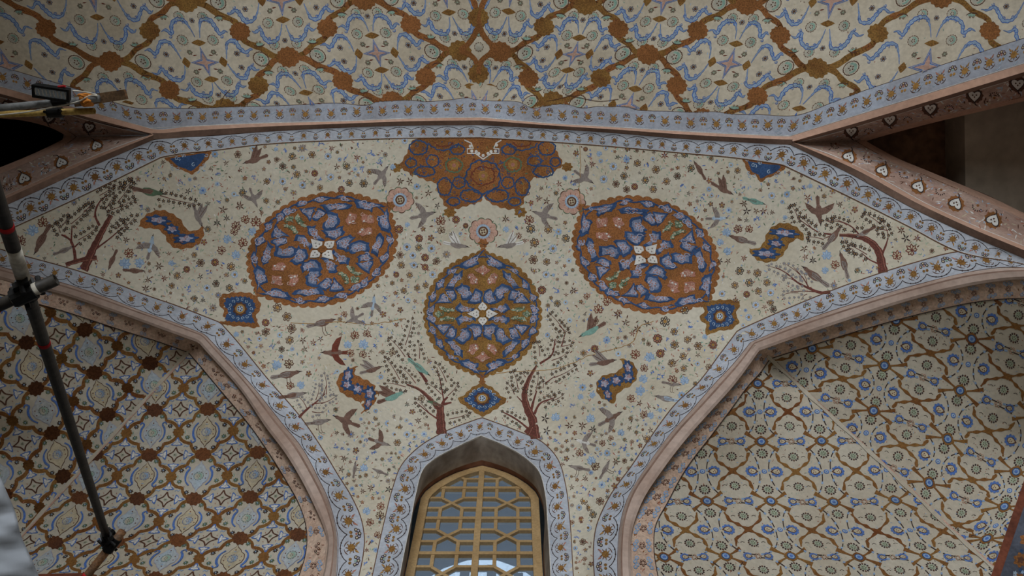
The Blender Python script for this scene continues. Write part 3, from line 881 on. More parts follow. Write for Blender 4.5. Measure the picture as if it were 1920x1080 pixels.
WL = Warp([(0, 0, 385, 118), (2, 0, 707, 100), (-2, 0, 14, 124), (1, -1, 527, 0), (-1, -1, 172, -10), (3, -1, 832, -14), (1, 1, 592, 208), (-1, 1, 255, 232),
           (1, 0, 540, 107), (-1, 0, 207, 115), (3, 0, 862, 95), (0, -1, 350, 4), (0, 1, 421, 203), (2, -1, 683, 0), (2, 1, 735, 190), (-2, -1, -37, -10), (-3, 0, -150, 130),
           (0, -2, 325, -105), (2, -2, 668, -105), (3, 1, 893, 196), (-2, 1, 90, 232)])
WR = Warp([(0, 0, 1077, 102), (2, 0, 1368, 120), (4, 0, 1737, 126), (-1, 0, 938, 97), (1, 0, 1215, 102), (3, 0, 1532, 128), (0, -1, 1098, 9), (0, 1, 1037, 190),
           (2, -1, 1400, 9), (2, 1, 1318, 222), (4, -1, 1764, -4), (5, 0, 1942, 118), (3, -1, 1560, 2), (1, -1, 1246, 0), (1, 1, 1178, 200), (-1, -1, 960, -18), (-1, 1, 905, 196),
           (0, -2, 1115, -100), (2, -2, 1425, -100), (4, -2, 1800, -110), (3, 1, 1480, 240), (4, 1, 1690, 246)])
WL.iso = WR.iso = (1, 1)
GL = 5.0   # first paint layer above the plaster field

def ceiling_cell(W, a, b):
    sh = Sheet(CEIL)
    T = W.T(a, b)
    R = lambda u, v, r=1.0: W.round_T(a + u, b + v, r)
    # four-pointed blue star with pink cross
    star = []
    for i in range(4):
        tip = [(0, -.25), (.145, 0), (0, .25), (-.145, 0)][i]; nx = [(0, -.25), (.145, 0), (0, .25), (-.145, 0)][(i + 1) % 4]
        mid = ((tip[0] + nx[0]) * .24, (tip[1] + nx[1]) * .24)
        star += [tip, mid]
    star = np.array(star)
    star = star * 1.12
    sh.add(fan(star, (0, 0)), 'cobalt', GL, T)
    sh.add(fan(star * .88, (0, 0)), 'buff', GL + .8, T)
    sh.add(fan(star * .80, (0, 0)), 'cobalt', GL + 1.4, T)
    sh.add(fan(star * .62, (0, 0)), 'paleblue', GL + 2, T)
    sh.add(lance(.36, .05, math.pi / 2, -.18, k=.5), 'palepink', GL + 3, T)
    sh.add(lance(.22, .07, 0, -.11, k=.5), 'palepink', GL + 3, T)
    # gold lozenges
    for u, v, rx, ry in ((0, -.34, 14, 6.5), (0, .34, 14, 6.5), (-.21, 0, 8, 11), (.21, 0, 8, 11)):
        p = np.array([(-1, 0), (-.55, -.55), (0, -1), (.55, -.55), (1, 0), (.55, .55), (0, 1), (-.55, .55)]) * [rx, ry]
        sh.add(fan(p), 'gold', GL, R(u, v))
    # blue scroll arabesques
    vert = np.array([(.02, -.42), (.05, -.58), (.10, -.70), (.18, -.70), (.24, -.60), (.27, -.47), (.33, -.53), (.37, -.50)])
    horz = np.array([(.25, -.05), (.28, -.20), (.33, -.33), (.40, -.34), (.46, -.22), (.51, -.13), (.57, -.20), (.61, -.18)])
    wv = np.array([.008, .02, .05, .06, .055, .045, .03, .006]) * 1.15
    wh = np.array([.010, .02, .04, .055, .05, .04, .03, .006]) * 1.25
    for su in (-1, 1):
        for sv in (-1, 1):
            for pts, w in ((vert, wv), (horz, wh)):
                q = pts * [su, sv] + np.random.RandomState(int(abs(a * 7 + b * 13 + su + 3 * sv)) % 97).uniform(-.012, .012, pts.shape)
                p = crspline(np.hstack([W(q + np.array([a, b], float)), (w * 105)[:, None]]), 2.6)
                wp_ = np.maximum(p[:, 2] * (1 + .28 * np.sin(np.arange(len(p)) * 1.9 + a)), .5); p = p[:, :2]
                dn = np.gradient(p, axis=0); dn /= np.linalg.norm(dn, axis=1)[:, None] + 1e-9; dn = np.stack([-dn[:, 1], dn[:, 0]], 1)
                sh.add(stroke(p, wp_ * .9), 'paleblue', GL)
                for e_ in (-.42, .42):
                    sh.add(stroke(p + dn * (wp_ * e_)[:, None], np.clip(wp_ * .30, .5, 1.7)), 'cobalt', GL + 1)
                sh.add(stroke(p, wp_ * .22), 'skyblue', GL + 1)
                for j in (2, 3, 4, 5):
                    c = q[j]; cc = W([(a + c[0], b + c[1])])[0]
                    sh.add(stroke(arc(2.8, j, j + 4.8, 7), [.6, 1.1, 1.3, 1.3, 1.1, .8, .5]), 'cobalt', GL + 1.5, aff(cc + np.array([su * (j - 3.5) * 1.6, sv * 5.0])))
                    sh.add(disk(1.5, 5), 'skyblue', GL + 1, aff(cc + np.array([su * (j - 3.5) * 1.6, sv * 5.0])))
            sh.add(disk(8.5, 8, (0, 0), 4), 'green', GL, R(su * .31, sv * .74))
            sh.add(stroke(arc(12, math.pi * (1.12), math.pi * 1.88, 8, (0, 4), 8) * [1, -sv if sv > 0 else 1], [.4, 1.4, 1.8, 2, 2, 1.8, 1.4, .4]), 'brown', GL + 1, R(su * .31, sv * .74))
            for dx in (-3, 3):
                sh.add(disk(2.2, 6, (dx, 4 * -sv)), 'brown', GL + 1, R(su * .31, sv * .74)); sh.add(disk(1.2, 5, (dx, 4 * -sv)), 'buff', GL + 2, R(su * .31, sv * .74))
            rosette(sh, R(su * .17, sv * .38), 10.5, 13, 'brown', 'green', 'sage', GL)
            ring_flower(sh, R(su * .40, sv * .13), 6, 6, 'brown', 'paleblue', 'brown', GL)
            ring_flower(sh, R(su * .135, sv * .18), 5.5, 6, 'brown', 'sage', 'sage', GL)
            sh.add(lance(9, 2.6, .2 * su, -4), 'darkred', GL, R(su * .09, sv * .13))
            rosette(sh, R(su * .13, sv * .76), 10, 12, 'brown', 'green', 'sage', GL)
    for su in (-1, 1):
        rosette(sh, R(su * .67, 0), 15, 17, 'brown', 'green', 'paleblue', GL)
        ring_flower(sh, R(0, su * .70), 5.5, 6, 'brown', 'paleblue', 'brown', GL)
        for sv in (-1, 1):
            ring_flower(sh, R(su * .56, sv * .32), 4, 3, 'darkred', 'darkred', 'darkred', GL)
    rnd = random.Random(int(a * 31 + b * 17 + 500))
    for _ in range(46):
        u, v = rnd.uniform(-.85, .85), rnd.uniform(-.85, .85)
        if abs(u) + abs(v) > .92: continue
        sh.add(lance(rnd.uniform(3, 6), rnd.uniform(1.2, 2.2), rnd.uniform(0, 6.28), 0), rnd.choice(['green', 'sage', 'brown', 'paleblue', 'buff', 'rose']), GL - .4, R(u, v))
    return sh

def edge_path(a, b, da, db, A, kind, n=26):
    """wavy ribbon from the (0,db) node to the (da,0) node of the cell at a,b"""
    s = np.linspace(0, 1, n)
    if kind == 'S':
        off = A * np.sin(2 * math.pi * s) + .022 * np.sin(6 * math.pi * s)
    else:
        off = A * np.abs(np.sin(2 * math.pi * s)) ** .75 - A * .12
    return np.stack([a + da * (s + off), b + db * (1 - s + off)], 1)

def knobble(rng, p, w, amp=.18):
    return w * (1 + amp * rng.uniform(-1, 1, len(p)))

lat = Sheet(CEIL)
rng = np.random.RandomState(3)
ceil_cells = []
for W, cells, lim in ((WL, [(a, b) for a in range(-4, 4) for b in (-2, -1, 0, 1) if (a + b) % 2 == 0], lambda x: x < 899),
                      (WR, [(a, b) for a in range(-1, 6) for b in (-2, -1, 0, 1) if (a + b) % 2 == 0], lambda x: x > 899)):
    nodes = set()
    for a, b in cells:
        c = W([(a, b)])[0]
        if not (-190 < c[0] < 2080 and -150 < c[1] < 290): continue
        seam = (W is WL and a >= 3) or (W is WR and a <= -1)
        ceil_cells.append((W, a, b))
        for da in (-1, 1):
            if seam and ((W is WL and da > 0) or (W is WR and da < 0)): continue
            for db in (-1, 1):
                p = W(edge_path(a, b, da, db, .075, 'S'))
                lat.add(stroke(p, knobble(rng, p, 10.5)), 'rust' if (a + b) % 4 else 'gold', GL)
                nodes |= {(a, b + db), (a + da, b), (a + da / 2, b + db / 2)}
    for (u, v) in nodes:
        c = W([(u, v)])[0]
        if W is WL and u > 3 or W is WR and u < -1: continue
        if u == int(u) and v != 0 and ((W is WL and u >= 3) or (W is WR and u <= -1)): continue
        g = np.array([1.0, .82])
        h = int(abs(u * 10 + v * 33))
        lat.add(blob(21 if u == int(u) else 19, 11 + h % 3, .075, 44), 'rust' if h % 3 else 'gold', GL + 1, aff(c, (1, -.02), (.08, .9)))
# crossing ribbons on the crest of the vault
for pts in ([(862, 95), (876, 84), (888, 68), (895, 52), (897, 33)], [(938, 97), (922, 84), (908, 68), (900, 52), (897, 33)],
            [(862, 95), (880, 102), (892, 114), (897, 138)], [(938, 97), (918, 102), (903, 114), (897, 138)],
            [(897, 33), (890, 8), (882, -10), (870, -40)], [(897, 33), (905, 8), (913, -10), (925, -40)]):
    p = crspline(pts, 4)
    lat.add(stroke(p, knobble(rng, p, 10)), 'rust', GL + 2)
for c in ((897, 33), (897, 138)):
    lat.add(fill(np.array(c) + np.stack([(19 * (1 + .07 * np.cos(12 * t_)) * np.cos(t_), 18 * (1 + .07 * np.cos(12 * t_)) * np.sin(t_)) for t_ in np.linspace(0, 6.283, 48, endpoint=False)]), 4), 'gold', GL + 3)
rosette(lat, aff((898, 88)), 9, 11, 'brown', 'buff', 'sage', GL + 2)
lat.build('lattice_ribbon', ceiling, field_poly)
rr_ = np.array(rag, float)
field_L = np.vstack([rr_[rr_[:, 0] < 899], [(898, 187), (898, -330), (-250, -330)]])
field_R = np.vstack([[(899, 187)], rr_[rr_[:, 0] > 901], [(2200, -330), (899, -330)]])
for W, a, b in ceil_cells:
    sh = ceiling_cell(W, a, b)
    sh.build('cartouche', ceiling, field_L if W is WL else field_R)

# ---------------- left niche: cartouche cells alternating with star cells
LA = Warp([(0, 0, 373, 893), (2, 0, 478, 890), (-2, 0, 272, 893), (-4, 0, 168, 891), (-1, -2, 287, 812) if False else (0, -2, 388, 810), (-2, -2, 287, 812),
           (0, 2, 352, 977), (2, 2, 463, 972), (-2, 2, 242, 977), (-4, 2, 127, 977), (0, 4, 312, 1047), (2, 4, 437, 1048), (-2, 4, 190, 1050),
           (-1, -1, 328, 853), (1, -1, 433, 850), (-3, -1, 230, 853), (-1, 1, 310, 937), (1, 1, 417, 933), (3, 1, 517, 930), (-3, 1, 202, 933),
           (-1, 3, 280, 1015), (1, 3, 390, 1011), (3, 3, 507, 1005), (-3, 3, 160, 1017), (-1, -3, 338, 767), (1, -3, 440, 765), (0, -4, 395, 728)])
LB = Warp([(0, 0, 167, 660), (2, 0, 290, 722), (-1, 1, 60, 687), (1, 1, 188, 738), (0, 2, 82, 770), (1, 3, 108, 852), (-2, 0, 37, 597),
           (1, -1, 277, 648) if False else (1, 0, 230, 688), (-1, 0, 107, 630), (1, 2, 153, 793), (0, 3, 42, 832), (0, 1, 124, 712), (-1, 2, 5, 745), (2, 1, 250, 765)])
# in LA cells sit where a+b is even (cartouche when b is even); LB uses unit steps along the two ribbon directions
def niche_cart(sh, T, R, tone):
    og = []
    for t in np.linspace(0, 1, 9)[:-1]:
        og.append((.42 * math.sin(math.pi * min(1, t * 1.0)) ** .8 * (1 if t > .12 else .6), -.78 + 1.56 * t))
    right = [(0, -.82), (.05, -.66), (.16, -.50), (.20, -.38), (.32, -.24), (.36, 0), (.32, .24), (.20, .38), (.16, .50), (.05, .66), (0, .82)]
    left = [(-x, y) for x, y in right[-2:0:-1]]
    P = np.array(right + left) * [.95, .80]
    sh.add(fan(P * 1.07, (0, 0)), 'brown' if tone else 'lilac', 2, T)
    sh.add(fan(P, (0, 0)), 'palepink' if tone == 2 else ('buff' if tone else 'ogee_blue'), 3, T)
    for su in (-1, 1):
        q = np.array([(.30, .40), (.42, .24), (.47, .02), (.44, -.2), (.36, -.38), (.46, -.46), (.52, -.36)]) * [su, -1 if tone else 1]
        sh.add(stroke(q, [.015, .05, .07, .08, .06, .05, .015], .06), 'cobalt', 4, T)
        for sv in (-1, 1):
            daisy(sh, R(su * .66, sv * .25 - .03), 5.4, 7, 'dark' if sv < 0 else 'leafgreen', 'skyblue', 2)
            daisy(sh, R(su * .32, sv * .70), 5.4, 7, 'dark' if sv > 0 else 'leafgreen', 'skyblue', 2)
            sh.add(lance(5, 1.8, su * sv, 0), 'green', 2, R(su * .78, sv * .08))
            sh.add(lance(5, 1.8, su * sv + 1, 0), 'rose', 2, R(su * .5, sv * .45))
            sh.add(disk(1.3, 5), 'darkred', 4, R(su * .25, sv * .1))
    rosette(sh, R(0, 0), 9.5, 12, 'leafgreen' if not tone else 'cobalt', 'green' if not tone else 'skyblue', 'rose', 4)
    for v_ in (-.42, .42):
        sh.add(disk(1.4, 5), 'darkred', 4, R(0, v_)); sh.add(lance(6, 1.6, 0, -3), 'skyblue', 4, R(0, v_ * .8))
def niche_star(sh, T, R):
    for (u, v, ang) in ((-.42, 0, math.pi), (.42, 0, 0), (0, -.52, -math.pi / 2), (0, .52, math.pi / 2)):
        t = R(u, v)
        for k_, m_, s_, l_ in ((0, 'cobalt', 1.0, 2), (1, 'white', .66, 3)):
            for da, ln in ((0, 14), (1.9, 12), (-1.9, 12), (math.pi, 7)):
                sh.add(lance(ln * s_, 7.6 * s_, ang + da, 0, k=.4), m_, l_, t)
    D = np.array([(0, -.34), (.30, 0), (0, .34), (-.30, 0)])
    for i in range(4):
        p, q = D[i], D[(i + 1) % 4]
        mid = (p + q) * .34
        sh.add(stroke(np.array([p, mid, q]), .035, .08), 'brown', 2, T)
    daisy(sh, R(0, 0), 4, 6, 'sage', 'brown', 2)
    for su in (-1, 1):
        for sv in (-1, 1):
            sh.add(stroke([(-5, 2), (-2, -1), (1, 2), (4, -1)], 1.7, 2), 'skyblue', 2, R(su * .36, sv * .40))
            sh.add(lance(4, 1.5, 1, 0), 'rose', 2, R(su * .22, sv * .22))

crease_L = np.array([(353, 660), (-120, 1177)], float)
polyA_L = np.vstack([edge(bPL, .9)[[i for i in range(len(bPL.s)) if edge(bPL, 1.0)[i][1] > 659 and edge(bPL, 1)[i][0] > 350]], [(515, 1215), (-150, 1215), (-130, 1188), (353, 660)]])
eb = edge(bPL, .9); eb1 = edge(bPL, 1.0)
polyB_L = np.vstack([eb[[i for i in range(len(bPL.s)) if eb1[i][1] < 661 and eb1[i][0] < 354]], [(353, 660), (-130, 1188), (-260, 1100), (-260, 500)]])
LA.iso = (1.0, .86)
latA = Sheet(NICHE_L); rng = np.random.RandomState(5)
nodesA = set()
for a in range(-9, 6):
    for b in range(-5, 7):
        if (a + b) % 2: continue
        c = LA([(a, b)])[0]
        if not (-60 < c[0] < 640 and 640 < c[1] < 1140): continue
        T = LA.T(a, b); R = lambda u, v, a=a, b=b: LA.round_T(a + u, b + v)
        sh = Sheet(NICHE_L)
        if b % 2 == 0:
            niche_cart(sh, T, R, [0, 1][(a // 2 + b // 2) % 2])
            for da in (-1, 1):
                for db in (-1, 1):
                    p = LA(edge_path(a, b, da, db, .105, 'C'))
                    latA.add(stroke(p, knobble(rng, p, 5.8, .12)), 'niche_gold', 1.5)
            nodesA |= {(a, b - 1, 1), (a, b + 1, 1), (a - 1, b, 0), (a + 1, b, 0)}
            sh.build('cartouche', wall_left, polyA_L)
        else:
            niche_star(sh, T, R)
            sh.build('star_cell', wall_left, polyA_L)
for u, v, big in nodesA:
    c = LA([(u, v)])[0]
    latA.add(blob(14.5 if big else 10.5, 10, .10, 40), 'niche_node' if big else 'niche_gold', 2.5, aff(c, (1, 0), (-.05, .84)))
latA.build('lattice_ribbon', wall_left, polyA_L)

latB = Sheet(NICHE_L)
# unit cell of LB: centre (a,b), corners (a±.5,b±.5); cartouche where a+b is even
for a in range(-4, 6):
    for b in range(-4, 9):
        c = LB([(a, b)])[0]
        if not (-90 < c[0] < 420 and 520 < c[1] < 1120): continue
        # diamond frame: u axis to (+.5,-.5) corner, v axis to (+.5,+.5) corner
        def Tm(v, a=a, b=b):
            return LB(np.stack([a + (v[:, 0] + v[:, 1]) * .5, b + (v[:, 1] - v[:, 0]) * .5], 1))
        def R(u, v, Tm=Tm):
            c0 = Tm(np.array([[u, v]]))[0]
            ex = Tm(np.array([[u + .1, v]]))[0] - c0; ey = Tm(np.array([[u, v + .1]]))[0] - c0
            return aff(c0, ex / np.linalg.norm(ex), ey / np.linalg.norm(ey) * .9)
        sh = Sheet(NICHE_L)
        if (a + b) % 2 == 0:
            niche_cart(sh, Tm, R, [0, 1][(a) % 2])
            for da in (-1, 1):
                for db in (-1, 1):
                    p = Tm(edge_path(0, 0, da, db, .105, 'C'))
                    latB.add(stroke(p, knobble(rng, p, 7.2, .12)), 'niche_gold', 1.5)
            for (u, v, r) in ((0, -1, 15), (0, 1, 15), (1, 0, 11), (-1, 0, 11)):
                latB.add(blob(r, 10, .10, 40), 'niche_node' if r > 12 else 'niche_gold', 2.5, R(u, v))
            sh.build('cartouche', wall_left, polyB_L)
        else:
            niche_star(sh, Tm, R)
            sh.build('star_cell', wall_left, polyB_L)
latB.build('lattice_ribbon', wall_left, polyB_L)
cs = Sheet(NICHE_L)
cp = crspline([(356, 657), (300, 718), (217, 810), (140, 894), (80, 960), (0, 1047), (-100, 1155)], 10)
cs.add(stroke(cp, 6.5 + 2 * np.sin(np.arange(len(cp)))), 'cream_niche', 3.2)
cs.add(stroke(cp + [1.5, 2.5], 3), 'palepink', 4.2)
cs.build('crease_ridge', wall_left)

# ---------------- right niche: dashed circles, gold crosses, blue medallions
RA = Warp([(0, 0, 1477, 772), (-1, 1, 1373, 883), (0, 1, 1492, 885), (1, 1, 1605, 883), (-1, 2, 1403, 993), (0, 2, 1522, 995), (1, 2, 1645, 997),
           (-.5, .5, 1427, 828), (.5, .5, 1540, 827), (-1.5, 1.5, 1325, 940), (-.5, 1.5, 1445, 940), (.5, 1.5, 1563, 942), (1.5, 1.5, 1678, 938),
           (-1.5, 2.5, 1360, 1043), (-.5, 2.5, 1483, 1043), (.5, 2.5, 1610, 1045), (1.5, 2.5, 1737, 1043), (-1, 0, 1372, 772), (-2, 1, 1262, 885), (2, 2, 1768, 997), (-2, 2, 1285, 994), (0, -1, 1466, 668), (2, 1, 1722, 882)])
RB = Warp([(0, 0, 1718, 752), (0, 1, 1692, 835), (1, 0, 1853, 808), (1, 1, 1822, 900), (0, -1, 1745, 662), (-1, 0, 1580, 710), (1, -1, 1890, 706),
           (-.5, .5, 1638, 770), (.5, .5, 1777, 823), (.5, 1.5, 1742, 905), (.5, -.5, 1800, 732), (-.5, -.5, 1658, 685), (-1.5, -.5, 1523, 653), (1.5, 1.5, 1883, 950), (1.5, .5, 1905, 885),
           (.5, -1.5, 1822, 635), (1.5, 2.5, 1850, 1010), (1, 2, 1795, 985), (-.5, -1.5, 1680, 600)])
RA.iso = (1.0, .84); RB.iso = (1.0, .95)
def palm(sh, R_, r, d):
    for j in range(9):
        a = .7 + j * (2 * math.pi - 1.4) / 8
        sh.add(disk(r * .27, 6, (r * .82 * math.cos(a) * d, r * .82 * math.sin(a))), 'cobalt', 2.5, R_)
    sh.add(disk(r * .80, 12), 'cobalt', 2, R_)
    sh.add(fan(np.array([(r * 1.05, 0), (r * .45, -r * .5), (-r * .1, -r * .62), (-r * .55, -r * .3), (-r * .6, 0), (-r * .55, r * .3), (-r * .1, r * .62), (r * .45, r * .5)]) * [d, 1]), 'brown', 3, R_)
    sh.add(fan(np.array([(r * .75, 0), (r * .36, -r * .38), (-r * .1, -r * .5), (-r * .45, -r * .25), (-r * .48, 0), (-r * .45, r * .25), (-r * .1, r * .5), (r * .36, r * .38)]) * [d, 1]), 'buff', 4, R_)
    for c0 in ((-.1, -.15), (.15, .1), (-.2, .2)):
        sh.add(disk(r * .1, 5, (r * c0[0] * d, r * c0[1])), 'darkred', 5, R_)
def black_rosette(sh, R_, r):
    sh.add(disk(r * .55, 10), 'sage', 2, R_)
    for j in range(12):
        a = j * math.pi / 6
        sh.add(lance(r * .42, r * .34, a, r * .58, k=.6), 'dark' if j % 3 else 'brown', 2.5, R_)
    for j in range(5):
        a = j * 1.2566
        sh.add(disk(r * .10, 5, (r * .28 * math.cos(a), r * .28 * math.sin(a))), 'brown', 3, R_)
def circle_cell(sh, W, a, b, rng, ws, only=None):
    T = W.T(a, b); R = lambda u, v, r=1.0: W.round_T(a + u, b + v, r)
    for su in (-1, 1):
        for sv in (-1, 1):
            q = np.array([(0, 0), (.08, .055), (.15, .11), (.20, .14), (.245, .18), (.25, .23), (.27, .28), (.275, .31)]) * [su, sv]
            p = crspline(W(q + np.array([a, b])), 3)
            sh.add(stroke(p, np.abs(6.2 * (.75 + .35 * np.sin(np.arange(len(p)) * 1.15)))), 'niche_gold', 2)
    sh.add(disk(6.5, 9), 'niche_gold', 2.6, R(0, 0))
    for sv in (-1, 1):
        black_rosette(sh, R(0, sv * .245), 10.5)
    for su in (-1, 1):
        palm(sh, R(su * .305, 0), 11.5, su)
    # dashed ring pinched at top and bottom
    th = np.linspace(0, 2 * math.pi, 73)
    rx = .425 * np.abs(np.cos(th)) ** .85 * np.sign(np.cos(th)); ry = .47 * np.sin(th)
    p = W(np.stack([a + rx, b + ry], 1))
    for i in range(0, 72):
        if i % 6 == 5: continue
        m_ = 'dark' if i % 4 else 'skyblue'
        sh.add(stroke(p[i:i + 2], 1.9 if m_ == 'dark' else 3.6), m_, 2)
    for sx in (-1, 1):
        for sv in (-1, 1):
            sh.add(stroke([(-4, 0), (0, -2), (4, 0)], .9), 'dark', 2, R(sx * .16, sv * .24))
def med_cell(sh, W, a, b):
    R = lambda u, v, r=1.0: W.round_T(a + u, b + v, r)
    T = W.T(a, b)
    loz = np.array([(-14, 0), (-8, -8), (0, -13), (8, -8), (14, 0), (8, 8), (0, 13), (-8, 8)], float)
    sh.add(fan(loz), 'niche_gold', 3, R(0, 0))
    sh.add(disk(8.0, 10), 'blue', 4, R(0, 0)); sh.add(disk(6.2, 9), 'skyblue', 5, R(0, 0)); sh.add(disk(3.4, 8), 'cobalt', 6, R(0, 0))
    for su in (-1, 1):
        for sv in (-1, 1):
            q = W(np.array([(su * .08, sv * .03), (su * .15, sv * .07), (su * .21, sv * .11), (su * .27, sv * .15)]) + np.array([a, b]))
            sh.add(stroke(q, [3, 3.5, 6, 8], 3), 'niche_gold', 2)
    for sv in (-1, 1):
        black_rosette(sh, R(0, sv * .20), 11.5)
    for su in (-1, 1):
        palm(sh, R(su * .345, 0), 8.5, su)
    for j in range(6):
        c0 = (5 * math.cos(j * 1.047), 5 * math.sin(j * 1.047))
        sh.add(disk(2.6, 6, c0), 'rose', 2, R(.5, 0)); sh.add(disk(1.5, 5, c0), 'sage', 3, R(.5, 0))
    # small blue flower above/below toward neighbouring circles
    for sv in (-1,):
        sh.add(disk(5.2, 9), 'cobalt', 2, R(0, -.5)); sh.add(disk(3.4, 8), 'paleblue', 3, R(0, -.5)); sh.add(disk(1.6, 6), 'cobalt', 4, R(0, -.5))
eb = edge(bPR, .9); eb1 = edge(bPR, 1.0)
polyA_R = np.vstack([[(1443, 672)], eb[[i for i in range(len(bPR.s)) if eb1[i][1] > 671 and eb1[i][0] < 1446]], [(1265, 1215), (2016, 1213)]])
polyB_R = np.vstack([eb[[i for i in range(len(bPR.s)) if eb1[i][1] < 673 and eb1[i][0] > 1440]], [(1443, 672), (2016, 1213), (2150, 1050), (2150, 560)]])
rng = np.random.RandomState(9)
for W, poly, box in ((RA, polyA_R, (1180, 620, 1900, 1130)), (RB, polyB_R, (1440, 520, 2010, 1130))):
    for a in range(-4, 6):
        for b in range(-3, 6):
            for half in (0, .5):
                c = W([(a + half, b + half)])[0]
                if not (box[0] < c[0] < box[2] and box[1] < c[1] < box[3]): continue
                sh = Sheet(NICHE_R)
                if half: med_cell(sh, W, a + half, b + half)
                else: circle_cell(sh, W, a, b, rng, None)
                rnd = random.Random(a * 41 + b * 7 + (3 if half else 0))
                for _ in range(34):
                    R_ = W.round_T(a + half + rnd.uniform(-.4, .4), b + half + rnd.uniform(-.4, .4))
                    sh.add(lance(rnd.uniform(2.2, 4.5), rnd.uniform(1, 1.7), rnd.uniform(0, 6.28), 0), rnd.choice(['skyblue', 'sage', 'rose', 'buff', 'paleblue', 'brown', 'green']), 1.4, R_)
                sh.build('dashed_circle' if not half else 'blue_medallion', wall_right, poly)
cs = Sheet(NICHE_R)
cp = crspline([(1438, 667), (1530, 754), (1620, 838), (1707, 920), (1790, 1000), (1863, 1067), (1960, 1160)], 10)
cs.add(stroke(cp, 7 + 2 * np.sin(np.arange(len(cp)) * .8)), 'cream_niche', 6.5)
cs.add(stroke(cp + [1, -2], 4), 'palepink', 7.2)
cs.build('crease_ridge', wall_right)

# ================================================================ the medallion panel
occupied = []          # ellipses (x, y, rx, ry, angle) where no scattered flowers fall
def occ(x, y, rx, ry=None, a=0.0):
    occupied.append((x, y, rx, ry or rx, a))

def curl(sh, c, r, m, L, T, rnd):
    """small spiral drawn with the brush"""
    a0 = rnd.uniform(0, 6.28); d = rnd.choice((-1, 1))
    t = np.linspace(0, 1, 9)
    p = np.stack([c[0] + r * (1 - .75 * t) * np.cos(a0 + d * 6.5 * t), c[1] + r * (1 - .75 * t) * np.sin(a0 + d * 6.5 * t)], 1)
    sh.add(stroke(p, np.linspace(r * .34, r * .16, 9)), m, L, T)

PATCH = {  # one quadrant of the medallion ground, in drawing units about its centre
    'blue': [[(20, -170), (62, -190), (75, -140), (115, -92), (60, -80), (18, -92), (8, -140)],
             [(108, -198), (160, -226), (212, -190), (165, -162), (158, -120), (118, -108), (86, -150)],
             [(218, -184), (282, -176), (262, -140), (240, -102), (205, -118)],
             [(300, -162), (358, -90), (238, -84), (272, -122)],
             [(158, -322), (212, -300), (244, -248), (284, -206), (228, -198), (206, -250), (160, -282)],
             [(188, -348), (262, -340), (276, -308), (212, -330)],
             [(300, -272), (352, -232), (348, -188), (304, -210)],
             [(358, -162), (412, -132), (392, -90), (364, -120)],
             [(368, -74), (424, -34), (420, -2), (380, -4), (372, -44)],
             [(4, -476), (60, -438), (150, -392), (172, -362), (120, -352), (80, -368), (34, -388), (52, -420)],
             [(58, -52), (140, -40), (170, -78), (204, -40), (160, -12), (118, -32), (76, -20)]],
    'pink': [[(30, -262), (82, -316), (118, -290), (92, -232), (42, -228)]],
    'pinkmid': [[(0, -374), (62, -338), (0, -292), (-62, -338)]],
    'green': [[(208, -38), (280, -40), (342, -62), (322, -28), (262, -16), (210, -26)]],
    'greenmid': [[(300, 0), (340, -30), (372, 0), (340, 30)]]}

